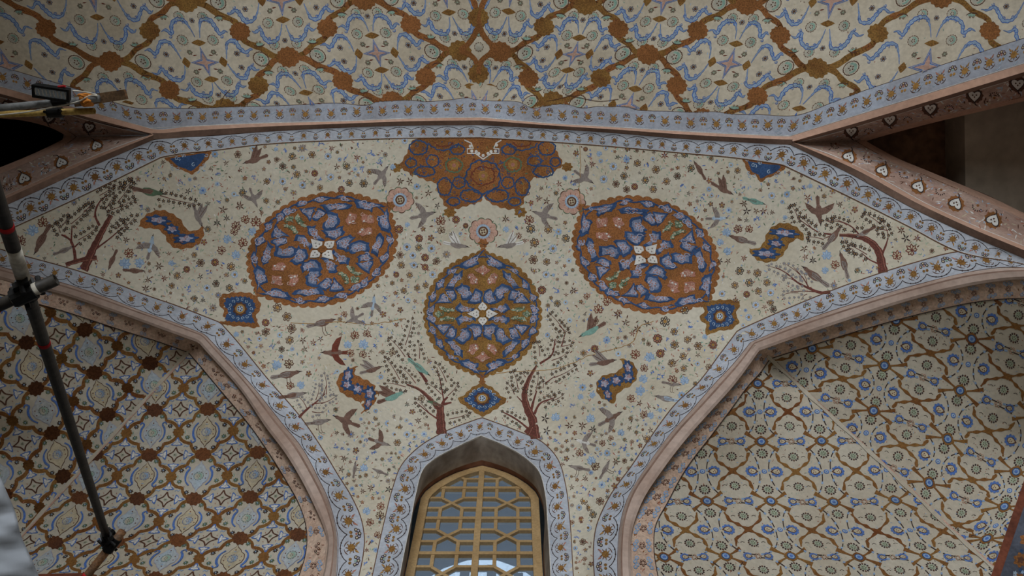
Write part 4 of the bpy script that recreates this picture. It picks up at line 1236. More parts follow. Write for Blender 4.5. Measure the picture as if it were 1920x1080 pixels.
def medallion(name, c, T0, R0, ground, label, seed):
    """pointed oval medallion: scalloped gold ground, blue patches with pale scrolls, white four-petal star"""
    rnd = random.Random(seed)
    T = aff(c, np.array(R0) / 440.0, -np.array(T0) / 490.0)
    th = np.linspace(0, 2 * math.pi, 240, endpoint=False)
    def ogive(k, tip):
        x, y = np.cos(th), np.sin(th)
        e = 1 + tip * np.maximum(0, 1 - np.abs(x) / .30) ** 1.3
        return np.stack([440 * k * x * (1 + .03 * np.cos(2 * th)), 490 * k * y * .95 * e], 1)
    sc = np.abs(np.sin(th * 24)) ** .8
    s = Sheet(KITE)
    v, f = fill(T(ogive(1, .055) * (.975 + .035 * sc)[:, None]), 9)
    s.add((v, f), ground, 1)
    o = s.build(name, wall_back, label=label)
    # blue line just inside the border
    s = Sheet(KITE); s.GAP = .002
    for k in range(1):
        p = ogive(.905, .07) * (1 - .022 * np.cos(th * 16))[:, None]
        s.add(stroke(T(np.vstack([p, p[:1]])), 2.6), 'blue', 2)
    for key in ('blue', 'pink', 'pinkmid', 'green', 'greenmid'):
        for P in PATCH[key]:
            syms = [(1, 1), (-1, 1), (1, -1), (-1, -1)]
            if key == 'pinkmid': syms = [(1, 1), (1, -1)]
            if key == 'greenmid': syms = [(1, 1), (-1, 1)]
            for sx, sy in syms:
                q = np.array(P, float) * [sx, sy]
                # nibble the outline
                d = []
                for i in range(len(q)):
                    a, b_ = q[i], q[(i + 1) % len(q)]
                    for t in (0, .33, .66):
                        d.append(a + (b_ - a) * t + np.array([rnd.uniform(-7, 7), rnd.uniform(-7, 7)]))
                d = np.array(d); cc = d.mean(0)
                if key == 'blue': d = cc + (d - cc) * 1.16
                if key == 'blue':
                    s.add(polygon(T(d)), 'blue', 2)
                    s.add(polygon(T(cc + (d - cc) * .70)), 'patch_lilac', 2.6)
                    n_c = max(2, int(len(q) * .9))
                    for j in range(n_c):
                        w = q[rnd.randrange(len(q))]
                        pc = cc + (w - cc) * rnd.uniform(.1, .62)
                        curl(s, pc, rnd.uniform(15, 24), 'lilac', 3, T, rnd)
                    for j in range(n_c):
                        w = q[j % len(q)]; u = q[(j + 2) % len(q)]
                        a = cc + (w - cc) * .66; b_ = cc + (u - cc) * .55
                        s.add(stroke(T(np.array([a, cc + np.array([rnd.uniform(-9, 9), rnd.uniform(-9, 9)]), b_])), [.5, 1.5, .5], 3), 'lilac', 3.4)
                        s.add(disk(5, 5, a * .5 + cc * .5), 'rose', 4, T)
                else:
                    g = {'p': 'rose', 'g': 'sage'}[key[0]]
                    if key[0] == 'p': s.add(polygon(T(cc + (d - cc) * .96)), 'rose', 2)
                    else: s.add(polygon(T(cc + (d - cc) * .9)), 'sage', 2)
                    for j in range(5):
                        w = q[j % len(q)]
                        curl(s, cc + (w - cc) * rnd.uniform(.2, .75), rnd.uniform(12, 20), 'palepink' if key[0] == 'p' else 'leafgreen', 3, T, rnd)
                    for j in range(3):
                        w = q[(2 * j) % len(q)]
                        s.add(disk(7, 6, cc + (w - cc) * .6), 'white' if key[0] == 'p' else 'buff', 3.5, T)
    s.build('arabesque', o)
    # star
    s = Sheet(KITE); s.GAP = .002
    for ang, l in ((0, 118), (math.pi, 118), (math.pi / 2, 92), (-math.pi / 2, 92)):
        d = np.array([math.cos(ang), math.sin(ang)]); n = np.array([-d[1], d[0]])
        p = np.array([d * 20, d * 30 + n * 22, d * 48 + n * 36, d * 66 + n * 26, d * l, d * 66 - n * 26, d * 48 - n * 36, d * 30 - n * 22])
        s.add(fan(p), 'white', 5, T)
        for t, nn in ((46, 12), (46, -12), (68, 0)):
            s.add(disk(5.5, 5, d * t + n * nn), 'greyfeather', 6, T)
    s.add(disk(29, 12), ground, 6.5, T)
    s.build('star', o)
    occ(c[0], c[1], np.linalg.norm(T0) + 6, np.linalg.norm(R0) + 6, math.atan2(T0[1], T0[0]))
    return o

medallion('medallion', (905, 589), (0, -120), (108, 0), 'gold', 'gold and blue pointed oval medallion above the window arch', 1)
medallion('medallion', (604, 468), (124, -84), (80, 74), 'rust', 'rust and blue medallion tilted to the right, left of centre', 2)
medallion('medallion', (1211, 478), (-120, -88), (80, -74), 'rust', 'rust and blue medallion tilted to the left, right of centre', 3)

# ---- half medallion hanging from the top border
Z = lambda pts: [(730 + x / 5.4, 250 + y / 5.4) for x, y in pts]
out = Z([(240, 66), (200, 150), (160, 230), (110, 330), (170, 385), (270, 430), (400, 485), (465, 500), (490, 600), (530, 660), (570, 745), (650, 768), (760, 742), (860, 712), (925, 690),
         (950, 640), (1000, 690), (1100, 742), (1290, 762), (1345, 730), (1375, 640), (1415, 590), (1445, 460), (1560, 440), (1660, 390), (1750, 320), (1705, 200), (1645, 110), (1600, 72), (1500, 48), (1250, 36), (930, 30), (600, 36), (340, 46)])
oc = crspline(out, 3); oc = oc + np.stack([np.zeros(len(oc)), np.zeros(len(oc))], 1)
dn = np.gradient(oc, axis=0); dn /= np.linalg.norm(dn, axis=1)[:, None]
oc = oc + np.stack([-dn[:, 1], dn[:, 0]], 1) * (1.4 * np.sin(np.arange(len(oc)) * 1.35))[:, None]
s = Sheet(KITE); s.add(fill(oc, 9), 'rust', 1.2)
for c, r in (((70, 350), 46), ((1800, 340), 46), ((612, 800), 52), ((1328, 798), 52)):
    s.add(blob(r / 5.4, 7, .16, 28), 'gold', 1, aff(Z([c])[0], (1.15, 0), (0, .95)))
hm = s.build('medallion', wall_back, label='rust half medallion hanging from the top border')
s = Sheet(KITE); rnd = random.Random(4)
def wavy_loop(c, rx, ry, m, w, tip=0.0, a0=0, a1=2 * math.pi, bump=13):
    a = np.linspace(a0, a1, 60)
    k = 1 + .045 * np.sin(bump * a) + .04 * np.sin(5 * a + rx) + tip * np.exp(-((a - 1.5 * math.pi) / .25) ** 2)
    p = np.stack([c[0] + rx * k * np.cos(a), c[1] + ry * k * np.sin(a)], 1)
    q = np.array(Z(p))
    s.add(stroke(q, w * np.abs(.55 + .6 * np.abs(np.sin(np.arange(60) * 1.1 + c[0])))), m, 2.2)
for c, rx, ry, m, w, tip in (((950, 440), 175, 165, 'blue', 3.2, .0), ((950, 430), 118, 92, 'darkred', 2.4, 0), ((295, 145), 92, 72, 'blue', 3, 0), ((1595, 150), 85, 72, 'blue', 3, 0),
                             ((655, 325), 84, 70, 'leafgreen', 3, 0), ((1250, 318), 86, 72, 'leafgreen', 3, 0), ((1560, 385), 100, 58, 'blue', 3, 0), ((360, 385), 100, 50, 'blue', 3, 0),
                             ((560, 540), 72, 88, 'blue', 3, 0), ((1345, 540), 72, 90, 'blue', 3, 0), ((825, 630), 108, 62, 'blue', 3.2, 0), ((1095, 630), 112, 62, 'blue', 3.2, 0),
                             ((440, 280), 62, 62, 'blue', 2.6, 0), ((1470, 280), 70, 50, 'blue', 2.6, 0), ((690, 165), 72, 48, 'blue', 2.8, 0), ((1210, 165), 72, 48, 'blue', 2.8, 0),
                             ((705, 500), 62, 58, 'blue', 2.6, 0), ((1200, 500), 62, 58, 'blue', 2.6, 0), ((650, 690), 62, 40, 'blue', 2.8, 0), ((1270, 690), 62, 40, 'blue', 2.8, 0),
                             ((220, 300), 55, 45, 'blue', 2.6, 0), ((1680, 290), 50, 45, 'blue', 2.6, 0)):
    wavy_loop(c, rx, ry, m, w, tip)
for c in ((550, 85), (1345, 85)):
    wavy_loop(c, 150, 85, 'blue', 2.6, 0, .15, math.pi - .15); wavy_loop(c, 92, 48, 'darkred', 2.2, 0, .15, math.pi - .15)
for c in ((655, 325), (1250, 318), (950, 430)):
    p = Z([c])[0]; s.add(blob(9, 9, .1, 27), 'tan', 2.4, aff(p)); s.add(disk(4, 8), 'rose', 3, aff(p))
for _ in range(420):
    p = (rnd.uniform(200, 1700), rnd.uniform(90, 730))
    q = Z([p])[0]
    if even_odd(np.array([q]), oc)[0]:
        k_ = rnd.random()
        if k_ < .45: curl(s, q, rnd.uniform(2.5, 4.5), rnd.choice(['blue', 'tan', 'blue', 'darkred']), 2, None, rnd)
        else: s.add(lance(rnd.uniform(3, 7), 2.2, rnd.uniform(0, 6.28)), rnd.choice(['blue', 'blue', 'tan', 'darkred', 'leafgreen']), 2, aff(q))
s.build('arabesque', hm)
s = Sheet(KITE)
s.add(stroke(Z([(760, 68), (830, 100), (850, 152), (790, 158), (790, 205), (872, 203), (950, 262), (1035, 203), (1110, 205), (1110, 158), (1058, 152), (1080, 100), (1135, 68)]), 2.4), 'white', 3)
for p in ((820, 130), (835, 180), (905, 205), (880, 185), (950, 225), (1000, 205), (1030, 185), (1075, 180), (1085, 120)):
    s.add(disk(3.2, 6, Z([p])[0]), 'white', 3)
s.build('white_cartouche', hm)
occ(905, 300, 168, 58); occ(905, 350, 100, 60)

# ---- finials and pink rosettes on the medallion tips
def knot(c, r, ang=0.0):
    s = Sheet(KITE)
    s.add(blob(r, 6, .16, 30), 'rust', 1.4, rot(c, ang, 1, .9))
    s.build('finial', wall_back)
for c, r in (((906, 456), 9), ((906, 468), 5), ((731, 386), 9), ((1091, 390), 9), ((486, 551), 7), ((1313, 570), 7), ((904, 707), 6), ((904, 716), 6)):
    knot(c, r)
def pink_rosette(c, r):
    s = Sheet(KITE); T = aff(c)
    for j in range(10):
        a = j * 2 * math.pi / 10 + .15
        cc = (r * .78 * math.cos(a), r * .7 * math.sin(a))
        s.add(disk(r * .30, 9, cc), 'palepink', 1, T)
        s.add(stroke(arc(r * .32, a - 1.2, a + 1.2, 7, cc), [.3, 1.2, 1.6, 1.8, 1.6, 1.2, .3]), 'leafgreen' if j % 2 else 'brown', 1.6, T)
        s.add(lance(r * .28, 1.6, a, r * .5), 'rose', 2, T)
    s.add(disk(r * .54, 16), 'paleblue', 2.4, T)
    for j in range(18):
        s.add(disk(r * .05, 5, (r * .5 * math.cos(j * .349), r * .5 * math.sin(j * .349))), 'skyblue', 3, T)
    s.add(disk(r * .38, 14), 'line', 3.2, T); s.add(disk(r * .25, 12), 'buff', 4, T)
    for j in range(4):
        s.add(disk(r * .08, 5, (r * .13 * math.cos(j * 1.57 + .6), r * .13 * math.sin(j * 1.57 + .6))), 'brown', 5, T)
    s.build('rosette', wall_back); occ(c[0], c[1], r + 4)
for c, r in (((906, 434), 25), ((750, 375), 24), ((1072, 378), 24)):
    pink_rosette(c, r)

# ---- small lobed lozenges and S-shaped leaves
def lozenge(pts, c, label, rim='rust'):
    s = Sheet(KITE); p = crspline(list(pts) + [pts[0]], 3)[:-1]
    a = np.arange(len(p)); ctr = np.array(c, float)
    k = 1 + .035 * np.sin(a * 1.3)
    s.add(fill(ctr + (p - ctr) * k[:, None], 8), rim, 1.2)
    s.add(fan(ctr + (p - ctr) * .74 * (1 + .05 * np.sin(a * 1.9))[:, None], ctr), 'blue', 2.2)
    o = s.build('lozenge', wall_back, label=label)
    s = Sheet(KITE); s.GAP = .002
    rx = np.abs(p[:, 0] - ctr[0]).max(); ry = np.abs(p[:, 1] - ctr[1]).max()
    T = aff(c, (rx / 30, 0), (0, ry / 26)); rnd = random.Random(int(c[0]))
    for j in range(14):
        a = j * 2 * math.pi / 14
        curl(s, (15.5 * math.cos(a), 13.5 * math.sin(a)), 2.6, 'paleblue', 3, T, rnd)
    s.add(blob(9.5, 9, .12, 27), 'brown', 3, T); s.add(disk(7, 12), 'tan', 4, T); s.add(disk(4.6, 10), 'paleblue', 5, T)
    for j in range(5):
        s.add(disk(1.1, 5, (2.6 * math.cos(j * 1.2566), 2.6 * math.sin(j * 1.2566))), 'brown', 6, T)
    s.build('flower', o); occ(c[0], c[1], rx + 3, ry + 3)
lozenge([(904, 717), (922, 726), (944, 745), (950, 748), (938, 762), (922, 772), (905, 781), (888, 772), (870, 760), (858, 748), (868, 742), (886, 726)], (904, 748), 'small blue lozenge between the oval medallion and the window arch', 'gold')
lozenge([(416, 552), (445, 548), (480, 555), (489, 575), (480, 595), (486, 612), (455, 612), (412, 604), (420, 585), (410, 568)], (450, 580), 'small blue lozenge at the lower left of the tilted medallion')
lozenge([(1316, 568), (1350, 562), (1388, 570), (1380, 590), (1386, 602), (1372, 617), (1350, 620), (1322, 627), (1324, 610), (1311, 596), (1320, 585)], (1350, 594), 'small blue lozenge at the lower right of the tilted medallion', 'gold')
def half_lozenge(pts, c, label):
    s = Sheet(KITE); p = np.array(pts, float); ctr = np.array(c, float)
    q = crspline(pts, 3); dn = np.gradient(q, axis=0); dn /= np.linalg.norm(dn, axis=1)[:, None]
    s.add(fill(q + np.stack([-dn[:, 1], dn[:, 0]], 1) * np.sin(np.arange(len(q)) * 1.4)[:, None], 8), 'rust', 1.2)
    s.add(polygon(ctr + (crspline(pts, 6) - ctr) * .76), 'blue', 2.2)
    rnd = random.Random(5)
    for _ in range(12):
        curl(s, ctr + np.array([rnd.uniform(-.5, .5) * np.ptp(p[:, 0]), rnd.uniform(-.35, .35) * np.ptp(p[:, 1])]), 4, 'paleblue', 3, None, rnd)
    s.build('lozenge', wall_back, label=label); occ(c[0], c[1], 42, 26)
half_lozenge([(308, 296), (318, 306), (330, 316), (345, 320), (360, 327), (372, 318), (385, 305), (396, 286), (352, 289)], (352, 302), 'small blue half lozenge cut by the border at upper left')
half_lozenge([(1392, 298), (1398, 312), (1404, 325), (1420, 332), (1424, 341), (1440, 333), (1458, 327), (1474, 312), (1436, 305)], (1432, 315), 'small blue half lozenge cut by the border at upper right')

def s_leaf(pts, spots, label, rim):
    s = Sheet(KITE); p = crspline(list(pts) + [pts[0]], 3)[:-1]
    dn = np.gradient(p, axis=0); dn /= np.linalg.norm(dn, axis=1)[:, None]
    s.add(fill(p + np.stack([-dn[:, 1], dn[:, 0]], 1) * (1.2 * np.sin(np.arange(len(p)) * 1.2))[:, None], 8), rim, 1.2)
    o = s.build('curved_leaf', wall_back, label=label)
    s = Sheet(KITE); s.GAP = .002; rnd = random.Random(int(pts[0][0]))
    for (x, y, rx, ry, ang) in spots:
        s.add(blob(rx, 7, .18, 42, ry), 'blue', 2.2, rot((x, y), ang))
        s.add(blob(rx * .55, 5, .25, 30, ry * .55), 'lilac', 3, rot((x, y), ang))
        for _ in range(3):
            curl(s, (rnd.uniform(-.4, .4) * rx, rnd.uniform(-.4, .4) * ry), 3.4, 'rose', 3.6, rot((x, y), ang), rnd)
    for i in range(len(spots) - 1):
        a, b_ = spots[i], spots[i + 1]
        s.add(stroke([(a[0], a[1]), (b_[0], b_[1])], 4.5), 'blue', 2.1)
    s.build('blue_ground', o)
    q = np.array(pts); c = (q.min(0) + q.max(0)) / 2; occ(c[0], c[1], np.ptp(q[:, 0]) / 2 + 3, np.ptp(q[:, 1]) / 2 + 3)
s_leaf([(259, 425), (268, 408), (285, 397), (303, 394), (325, 402), (341, 415), (350, 430), (365, 433), (380, 425), (382, 440), (372, 458), (350, 466), (328, 465), (315, 455), (308, 440), (295, 430), (275, 428)],
       [(296, 413, 22, 9, .1), (322, 430, 14, 9, .3), (348, 448, 22, 9, -.1)], 'rust and blue curved leaf among birds at left', 'rust')
s_leaf([(1403, 463), (1412, 467), (1420, 466), (1432, 455), (1437, 440), (1445, 428), (1468, 418), (1490, 424), (1506, 440), (1508, 450), (1495, 448), (1480, 458), (1472, 472), (1460, 486), (1440, 492), (1418, 486), (1408, 475)],
       [(1470, 437, 26, 8, .1), (1455, 457, 15, 8, .2), (1436, 476, 24, 9, .05)], 'gold and blue curved leaf beside the tree at right', 'gold')
s_leaf([(672, 687), (655, 690), (640, 700), (632, 712), (634, 728), (645, 740), (662, 748), (675, 756), (682, 766), (677, 775), (693, 766), (705, 752), (710, 738), (703, 724), (690, 714), (676, 708), (664, 698)],
       [(652, 705, 9, 15, .2), (650, 722, 11, 10, .2), (670, 730, 12, 10, .3), (693, 738, 10, 14, -.1), (690, 757, 6, 12, .3)], 'rust and blue curved leaf left of the tree over the window', 'rust')
s_leaf([(1155, 672), (1172, 674), (1188, 682), (1195, 698), (1192, 713), (1180, 725), (1164, 733), (1155, 744), (1152, 757), (1140, 752), (1124, 743), (1118, 728), (1122, 712), (1134, 703), (1150, 700), (1165, 690), (1168, 680)],
       [(1178, 690, 8, 14, -.3), (1178, 708, 11, 10, .2), (1156, 714, 12, 10, .1), (1134, 720, 12, 11, 0), (1140, 740, 7, 12, -.3)], 'gold and blue curved leaf right of the tree over the window', 'gold')

# ---- flowering trees
def tree(label, limbs, sprays, bark='bark', petal='dark', core='tan', r=3.5, gap=8.8, seed=1):
    s = Sheet(KITE); rnd = random.Random(seed)
    for pts, w0, w1 in limbs:
        p = crspline(pts, 5); n = len(p)
        w = np.linspace(w0, w1, n) * (1 + .10 * np.sin(np.arange(n) * 2.1))
        s.add(stroke(p, w), bark, 1.6)
        if w0 > 7:
            for k in (-.22, .1, .28):
                dn = np.gradient(p, axis=0); dn /= np.linalg.norm(dn, axis=1)[:, None]
                s.add(stroke(p + np.stack([-dn[:, 1], dn[:, 0]], 1) * (w * k)[:, None], .8), 'brown' if k < .2 else 'rose', 2.2)
        mid = p[n // 2]; occ(mid[0], mid[1], max(8, np.linalg.norm(p[-1] - p[0]) / 2), max(5, w0), math.atan2(*(p[-1] - p[0])[::-1]))
    o = s.build('painted_tree', wall_back, label=label)
    s = Sheet(KITE)
    for a, b_ in sprays:
        a, b_ = np.array(a, float), np.array(b_, float)
        L_ = np.linalg.norm(b_ - a); d = (b_ - a) / L_; n_ = np.array([-d[1], d[0]])
        s.add(stroke([a, (a + b_) / 2 + n_ * 2, b_ + d * 5], [1.6, 1.1, .5], 5), bark, 1.5)
        k = int(L_ / gap) + 1
        for i in range(k + 1):
            c = a + d * min(L_, i * gap)
            wd = 7.5 * (1 - .55 * i / (k + .1)) + 1
            for sg in ((-1, 1) if i < k else (0,)):
                q = c + n_ * sg * wd + np.array([rnd.uniform(-1.3, 1.3), rnd.uniform(-1.3, 1.3)])
                blossom5(s, aff(q), r * rnd.uniform(.85, 1.1), petal, core, 2.4, rnd.uniform(0, 1.2))
                s.add(disk(.9, 5, q + n_ * sg * 5.5 + d * 2), petal, 2)
        occ(*((a + b_) / 2), L_ / 2 + 8, 15, math.atan2(d[1], d[0]))
    s.build('blossoms', o)
Q = lambda pts: [(680 + x / 4.32, 580 + y / 4.32) for x, y in pts]
QS = lambda L_: [tuple(Q(p)) for p in L_]
tree('flowering tree with a bluebird left of the window apex',
     [(Q([(640, 1010), (632, 900), (628, 790)]), 19, 13), (Q([(610, 800), (540, 720), (450, 645), (355, 608)]), 9, 3), (Q([(640, 800), (655, 745), (690, 710)]), 7, 3), (Q([(520, 590), (490, 545), (430, 460), (370, 375)]), 6, 3),
      (Q([(660, 760), (640, 640), (600, 470)]), 3, 1.2), (Q([(610, 890), (550, 850), (430, 750)]), 3, 1.2), (Q([(655, 770), (720, 755)]), 5, 3)],
     QS([[(345, 290), (400, 70)], [(345, 385), (215, 235)], [(460, 400), (445, 265)], [(300, 570), (180, 390)], [(430, 600), (310, 470)], [(680, 590), (590, 430)], [(350, 630), (180, 600)],
         [(640, 690), (520, 600)], [(690, 700), (770, 600)], [(545, 850), (430, 730)], [(700, 890), (870, 835)]]), seed=11)
tree('flowering tree with curving trunk right of the window apex',
     [(Q([(1395, 1050), (1385, 960), (1375, 890), (1340, 820), (1310, 690), (1345, 570), (1410, 455)]), 20, 4), (Q([(1330, 1010), (1370, 950)]), 14, 8), (Q([(1435, 440), (1530, 372), (1560, 240)]), 4, 2), (Q([(1355, 860), (1385, 740), (1410, 660)]), 7, 2),
      (Q([(1390, 850), (1430, 770), (1560, 715)]), 5, 1.5), (Q([(1315, 775), (1250, 705)]), 3.5, 1.5), (Q([(1350, 975), (1270, 910), (1130, 830)]), 4, 1.3), (Q([(1610, 300), (1645, 180)]), 2.5, 1.2), (Q([(1480, 600), (1560, 540)]), 2.5, 1.2)],
     QS([[(1640, 190), (1515, 35)], [(1590, 130), (1680, 190)], [(1535, 330), (1575, 225)], [(1610, 300), (1700, 270)], [(1530, 415), (1660, 350)], [(1435, 380), (1410, 265)], [(1550, 555), (1725, 460)], [(1230, 690), (1170, 600)],
         [(1260, 650), (1215, 500)], [(1320, 550), (1280, 520)], [(1400, 665), (1420, 520)], [(1460, 640), (1455, 580)], [(1460, 765), (1550, 690)], [(1540, 740), (1620, 690)], [(1290, 920), (1130, 830)], [(1340, 700), (1360, 690)]]), seed=12)
# large tree at the left tip
V4 = lambda pts: [(x / 3, 360 + y / 3) for x, y in pts]
VS = lambda L_: [tuple(V4(p)) for p in L_]
tree('large flowering tree leaning right at the left tip of the panel',
     [(V4([(470, 440), (510, 350), (560, 250), (625, 130)]), 17, 8), (V4([(370, 410), (430, 390), (500, 375), (545, 370)]), 8, 9), (V4([(425, 400), (415, 320), (395, 270), (345, 240)]), 7, 3), (V4([(560, 190), (535, 130), (565, 50), (600, 20)]), 5, 2),
      (V4([(540, 320), (620, 260), (690, 200)]), 3.5, 1.5), (V4([(400, 290), (405, 190)]), 4, 2), (V4([(420, 310), (450, 280)]), 3, 1.5)],
     VS([[(600, 110), (760, 40)], [(590, 100), (640, 10)], [(400, 180), (510, 70)], [(340, 230), (310, 180)], [(350, 190), (380, 130)], [(440, 270), (540, 200)], [(640, 240), (770, 130)], [(660, 60), (740, -60)], [(900, 20), (1120, 70)],
         [(470, 110), (520, 60)], [(650, 210), (700, 160)], [(560, 20), (640, -40)], [(560, -60), (700, -30)], [(700, -20), (740, -70)]]), r=4.3, gap=9.5, seed=13)
# tree at the right tip
V6 = lambda pts: [(1380 + x / 4.8, 370 + y / 4.8) for x, y in pts]
XS = lambda L_: [tuple(V6(p)) for p in L_]
tree('flowering tree with two perched birds at the right tip of the panel',
     [(V6([(1325, 680), (1310, 590), (1280, 480), (1210, 400), (1140, 365), (1040, 345), (930, 340)]), 18, 5), (V6([(1310, 520), (1350, 430), (1370, 360)]), 5, 2), (V6([(860, 335), (790, 325)]), 4, 2), (V6([(1285, 600), (1200, 560), (1130, 500)]), 3, 1.4),
      (V6([(1110, 340), (1070, 290), (1000, 240), (880, 212), (810, 212)]), 2.6, 1.2), (V6([(740, 315), (640, 250), (560, 190)]), 2.2, 1.2), (V6([(860, 345), (790, 370)]), 2, 1.2)],
     XS([[(690, 290), (570, 170)], [(560, 200), (500, 80)], [(1000, 250), (860, 190)], [(860, 230), (780, 215)], [(790, 380), (650, 360)], [(1180, 515), (960, 410)], [(1300, 240), (1150, 150)], [(1370, 340), (1310, 210)], [(1370, 300), (1270, 300)], [(1060, 470), (1000, 470)], [(1100, 290), (1090, 270)]]), r=4.2, gap=9, seed=14)
tree('low blue blossomed branch above the right corner arch',
     [(V6([(850, 850), (780, 860), (660, 820), (560, 770), (450, 680), (360, 630)]), 6, 1.4), (V6([(660, 820), (600, 720), (520, 630)]), 2.4, 1), (V6([(720, 850), (620, 845), (490, 850)]), 2, 1)],
     XS([[(560, 770), (430, 720)], [(470, 690), (290, 620)], [(600, 720), (440, 600)], [(640, 780), (600, 680)], [(560, 860), (420, 880)], [(640, 870), (600, 910)]]), petal='greyfeather', core='skyblue', r=3.4, gap=9, seed=15)
tree('small blue blossomed shrub beside the left corner arch',
     [([(560, 783), (575, 768), (595, 752), (610, 738)], 5, 1.5), ([(590, 757), (607, 755)], 2, 1), ([(606, 742), (612, 722)], 2, 1)],
     [((575, 765), (560, 745)), ((592, 750), (598, 722)), ((612, 740), (608, 700)), ((602, 757), (630, 742)), ((585, 772), (605, 772))], petal='greyfeather', core='skyblue', r=3.1, gap=7, seed=16)

# ---- birds
def bird(x, y, l, ang, tone='greyfeather', pose='fly', tone2=None, mirror=1):
    """pose fly: two spread wings; perch: folded wing; stand: long legs"""
    s = Sheet(KITE); tone2 = tone2 or tone
    T = rot((x, y), math.radians(ang), l / 40.0, mirror * l / 40.0)
    body = np.array([(-13, 0), (-9, -4.5), (-1, -6), (7, -4.8), (13, -3.8), (16, -4.6), (19.5, -3.2), (20, -.5), (17, 1.4), (12, 2.0), (6, 5), (-2, 5.5), (-9, 3)], float)
    s.add(fan(body, (2, 0)), tone, 2, T)
    s.add(fan(np.array([(18.8, -3), (25, -1.4), (18.8, -.4)], float)), 'dark', 2.4, T)
    s.add(disk(.8, 5, (17, -2.4)), 'dark', 3, T)
    tail = np.array([(-10, -2.5), (-24, -3.5), (-27, 0), (-24, 3.2), (-10, 2.5)], float)
    s.add(fan(tail), tone2, 1.8, T)
    s.add(stroke([(-12, 0), (-25, 0)], .7), 'brown', 2.6, T)
    if pose == 'fly':
        for sg, k in ((-1, 1.0), (1, .85)):
            w = np.array([(6, -2), (4, -13), (-3, -23), (-12, -27), (-9, -17), (-6, -9), (-5, -2)], float) * [1, -sg * k * -1 if sg < 0 else -k]
            if sg < 0: w = np.array([(6, -2), (4, -13), (-3, -23), (-12, -27), (-9, -17), (-6, -9), (-5, -2)], float)
            else: w = np.array([(6, 2), (1, 12), (-8, 19), (-17, 21), (-12, 13), (-7, 7), (-5, 2)], float)
            s.add(polygon(w), tone2, 2.4, T)
            for t in (.35, .6, .85):
                a = w[1] * (1 - t) + w[3] * t; b_ = w[5] * (1 - t) + w[4] * t
                s.add(stroke([a, b_], .8), 'brown', 3, T)
    elif pose == 'soar':
        for w in (np.array([(8, -4), (-4, -20), (-14, -26), (-10, -12), (-6, -4)], float), np.array([(3, -4), (-10, -15), (-20, -17), (-14, -8), (-9, -3)], float)):
            s.add(polygon(w), tone2, 2.4, T)
            s.add(stroke([w[0] * .6 + w[4] * .4, w[2] * .8 + w[1] * .2], .9), 'brown', 3, T)
    else:
        w = np.array([(6, -3), (0, -4.5), (-10, -2.5), (-18, .5), (-8, 3.2), (3, 2.8)], float)
        s.add(fan(w), tone2, 2.5, T)
        for dy in (-1.5, .5):
            s.add(stroke([(4, dy), (-14, dy + .8)], .7), 'brown', 3, T)
        if pose == 'stand':
            for dx in (-1, 4):
                s.add(stroke([(dx, 4), (dx - 1, 13), (dx + 1, 20), (dx + 5, 21)], .9), 'brown', 2, T)
    s.build('painted_bird', wall_back); occ(x, y, l * .62, l * .45, math.radians(ang))

G, BR, TE = 'greyfeather', 'brownfeather', 'teal'
for b_ in [(716, 328, 36, -50, G, 'fly'), (1095, 333, 36, 35, G, 'fly'), (795, 404, 40, -12, G, 'fly'), (1020, 404, 40, 195, G, 'fly', None, -1), (856, 460, 40, 12, G, 'soar', 'white'), (956, 460, 40, 168, G, 'soar', 'white', -1),
           (370, 405, 40, 70, G, 'soar'), (283, 462, 40, -75, 'paleblue', 'fly', G), (77, 450, 52, 120, BR, 'perch'), (210, 488, 34, 115, BR, 'perch'), (252, 508, 34, 5, BR, 'perch'), (120, 470, 34, -20, G, 'perch'),
           (280, 360, 52, 12, 'leafgreen', 'perch', BR), (478, 300, 40, 160, BR, 'soar', None, -1), (475, 372, 32, 70, G, 'fly'), (700, 572, 34, -80, 'paleblue', 'fly', G), (664, 598, 32, 150, G, 'fly', None, -1), (604, 606, 46, -12, BR, 'stand', G),
           (628, 662, 46, 178, BR, 'fly', 'darkred', -1), (538, 703, 48, -10, BR, 'stand', G), (550, 742, 44, -8, G, 'perch', BR), (597, 792, 40, -8, G, 'stand'), (697, 694, 36, -15, BR, 'soar', G), (735, 745, 46, -20, TE, 'soar', BR), (786, 690, 42, 40, TE, 'perch'),
           (815, 756, 28, 200, 'leafgreen', 'perch', BR), (648, 790, 44, 200, BR, 'fly', None, -1), (712, 830, 36, 20, G, 'fly', BR), (1110, 620, 46, 150, TE, 'soar', BR, -1), (1132, 680, 42, -8, BR, 'soar', G),
           (1146, 785, 42, -28, BR, 'fly', 'greyfeather'), (1096, 830, 34, 195, 'white', 'fly', G, -1), (1085, 878, 34, 190, G, 'stand', None, -1), (1135, 880, 32, -60, G, 'stand'), (1250, 748, 40, 190, G, 'perch', 'paleblue', -1),
           (1390, 450, 44, 195, BR, 'perch', G, -1), (1345, 410, 34, 0, 'paleblue', 'fly', G), (1355, 355, 38, 30, BR, 'soar'), (1415, 378, 36, 18, TE, 'perch'), (1312, 318, 34, -120, BR, 'perch'), (1535, 397, 46, 85, BR, 'fly'),
           (1562, 445, 46, -50, BR, 'perch', G), (1622, 436, 36, 150, G, 'perch', BR, -1), (1583, 495, 44, -105, BR, 'perch', G), (1527, 518, 52, 215, BR, 'perch', G, -1), (665, 880, 26, -80, G, 'stand'), (712, 885, 26, 200, G, 'stand', None, -1),
           (1260, 720, 30, 10, G, 'stand')]:
    bird(*b_)

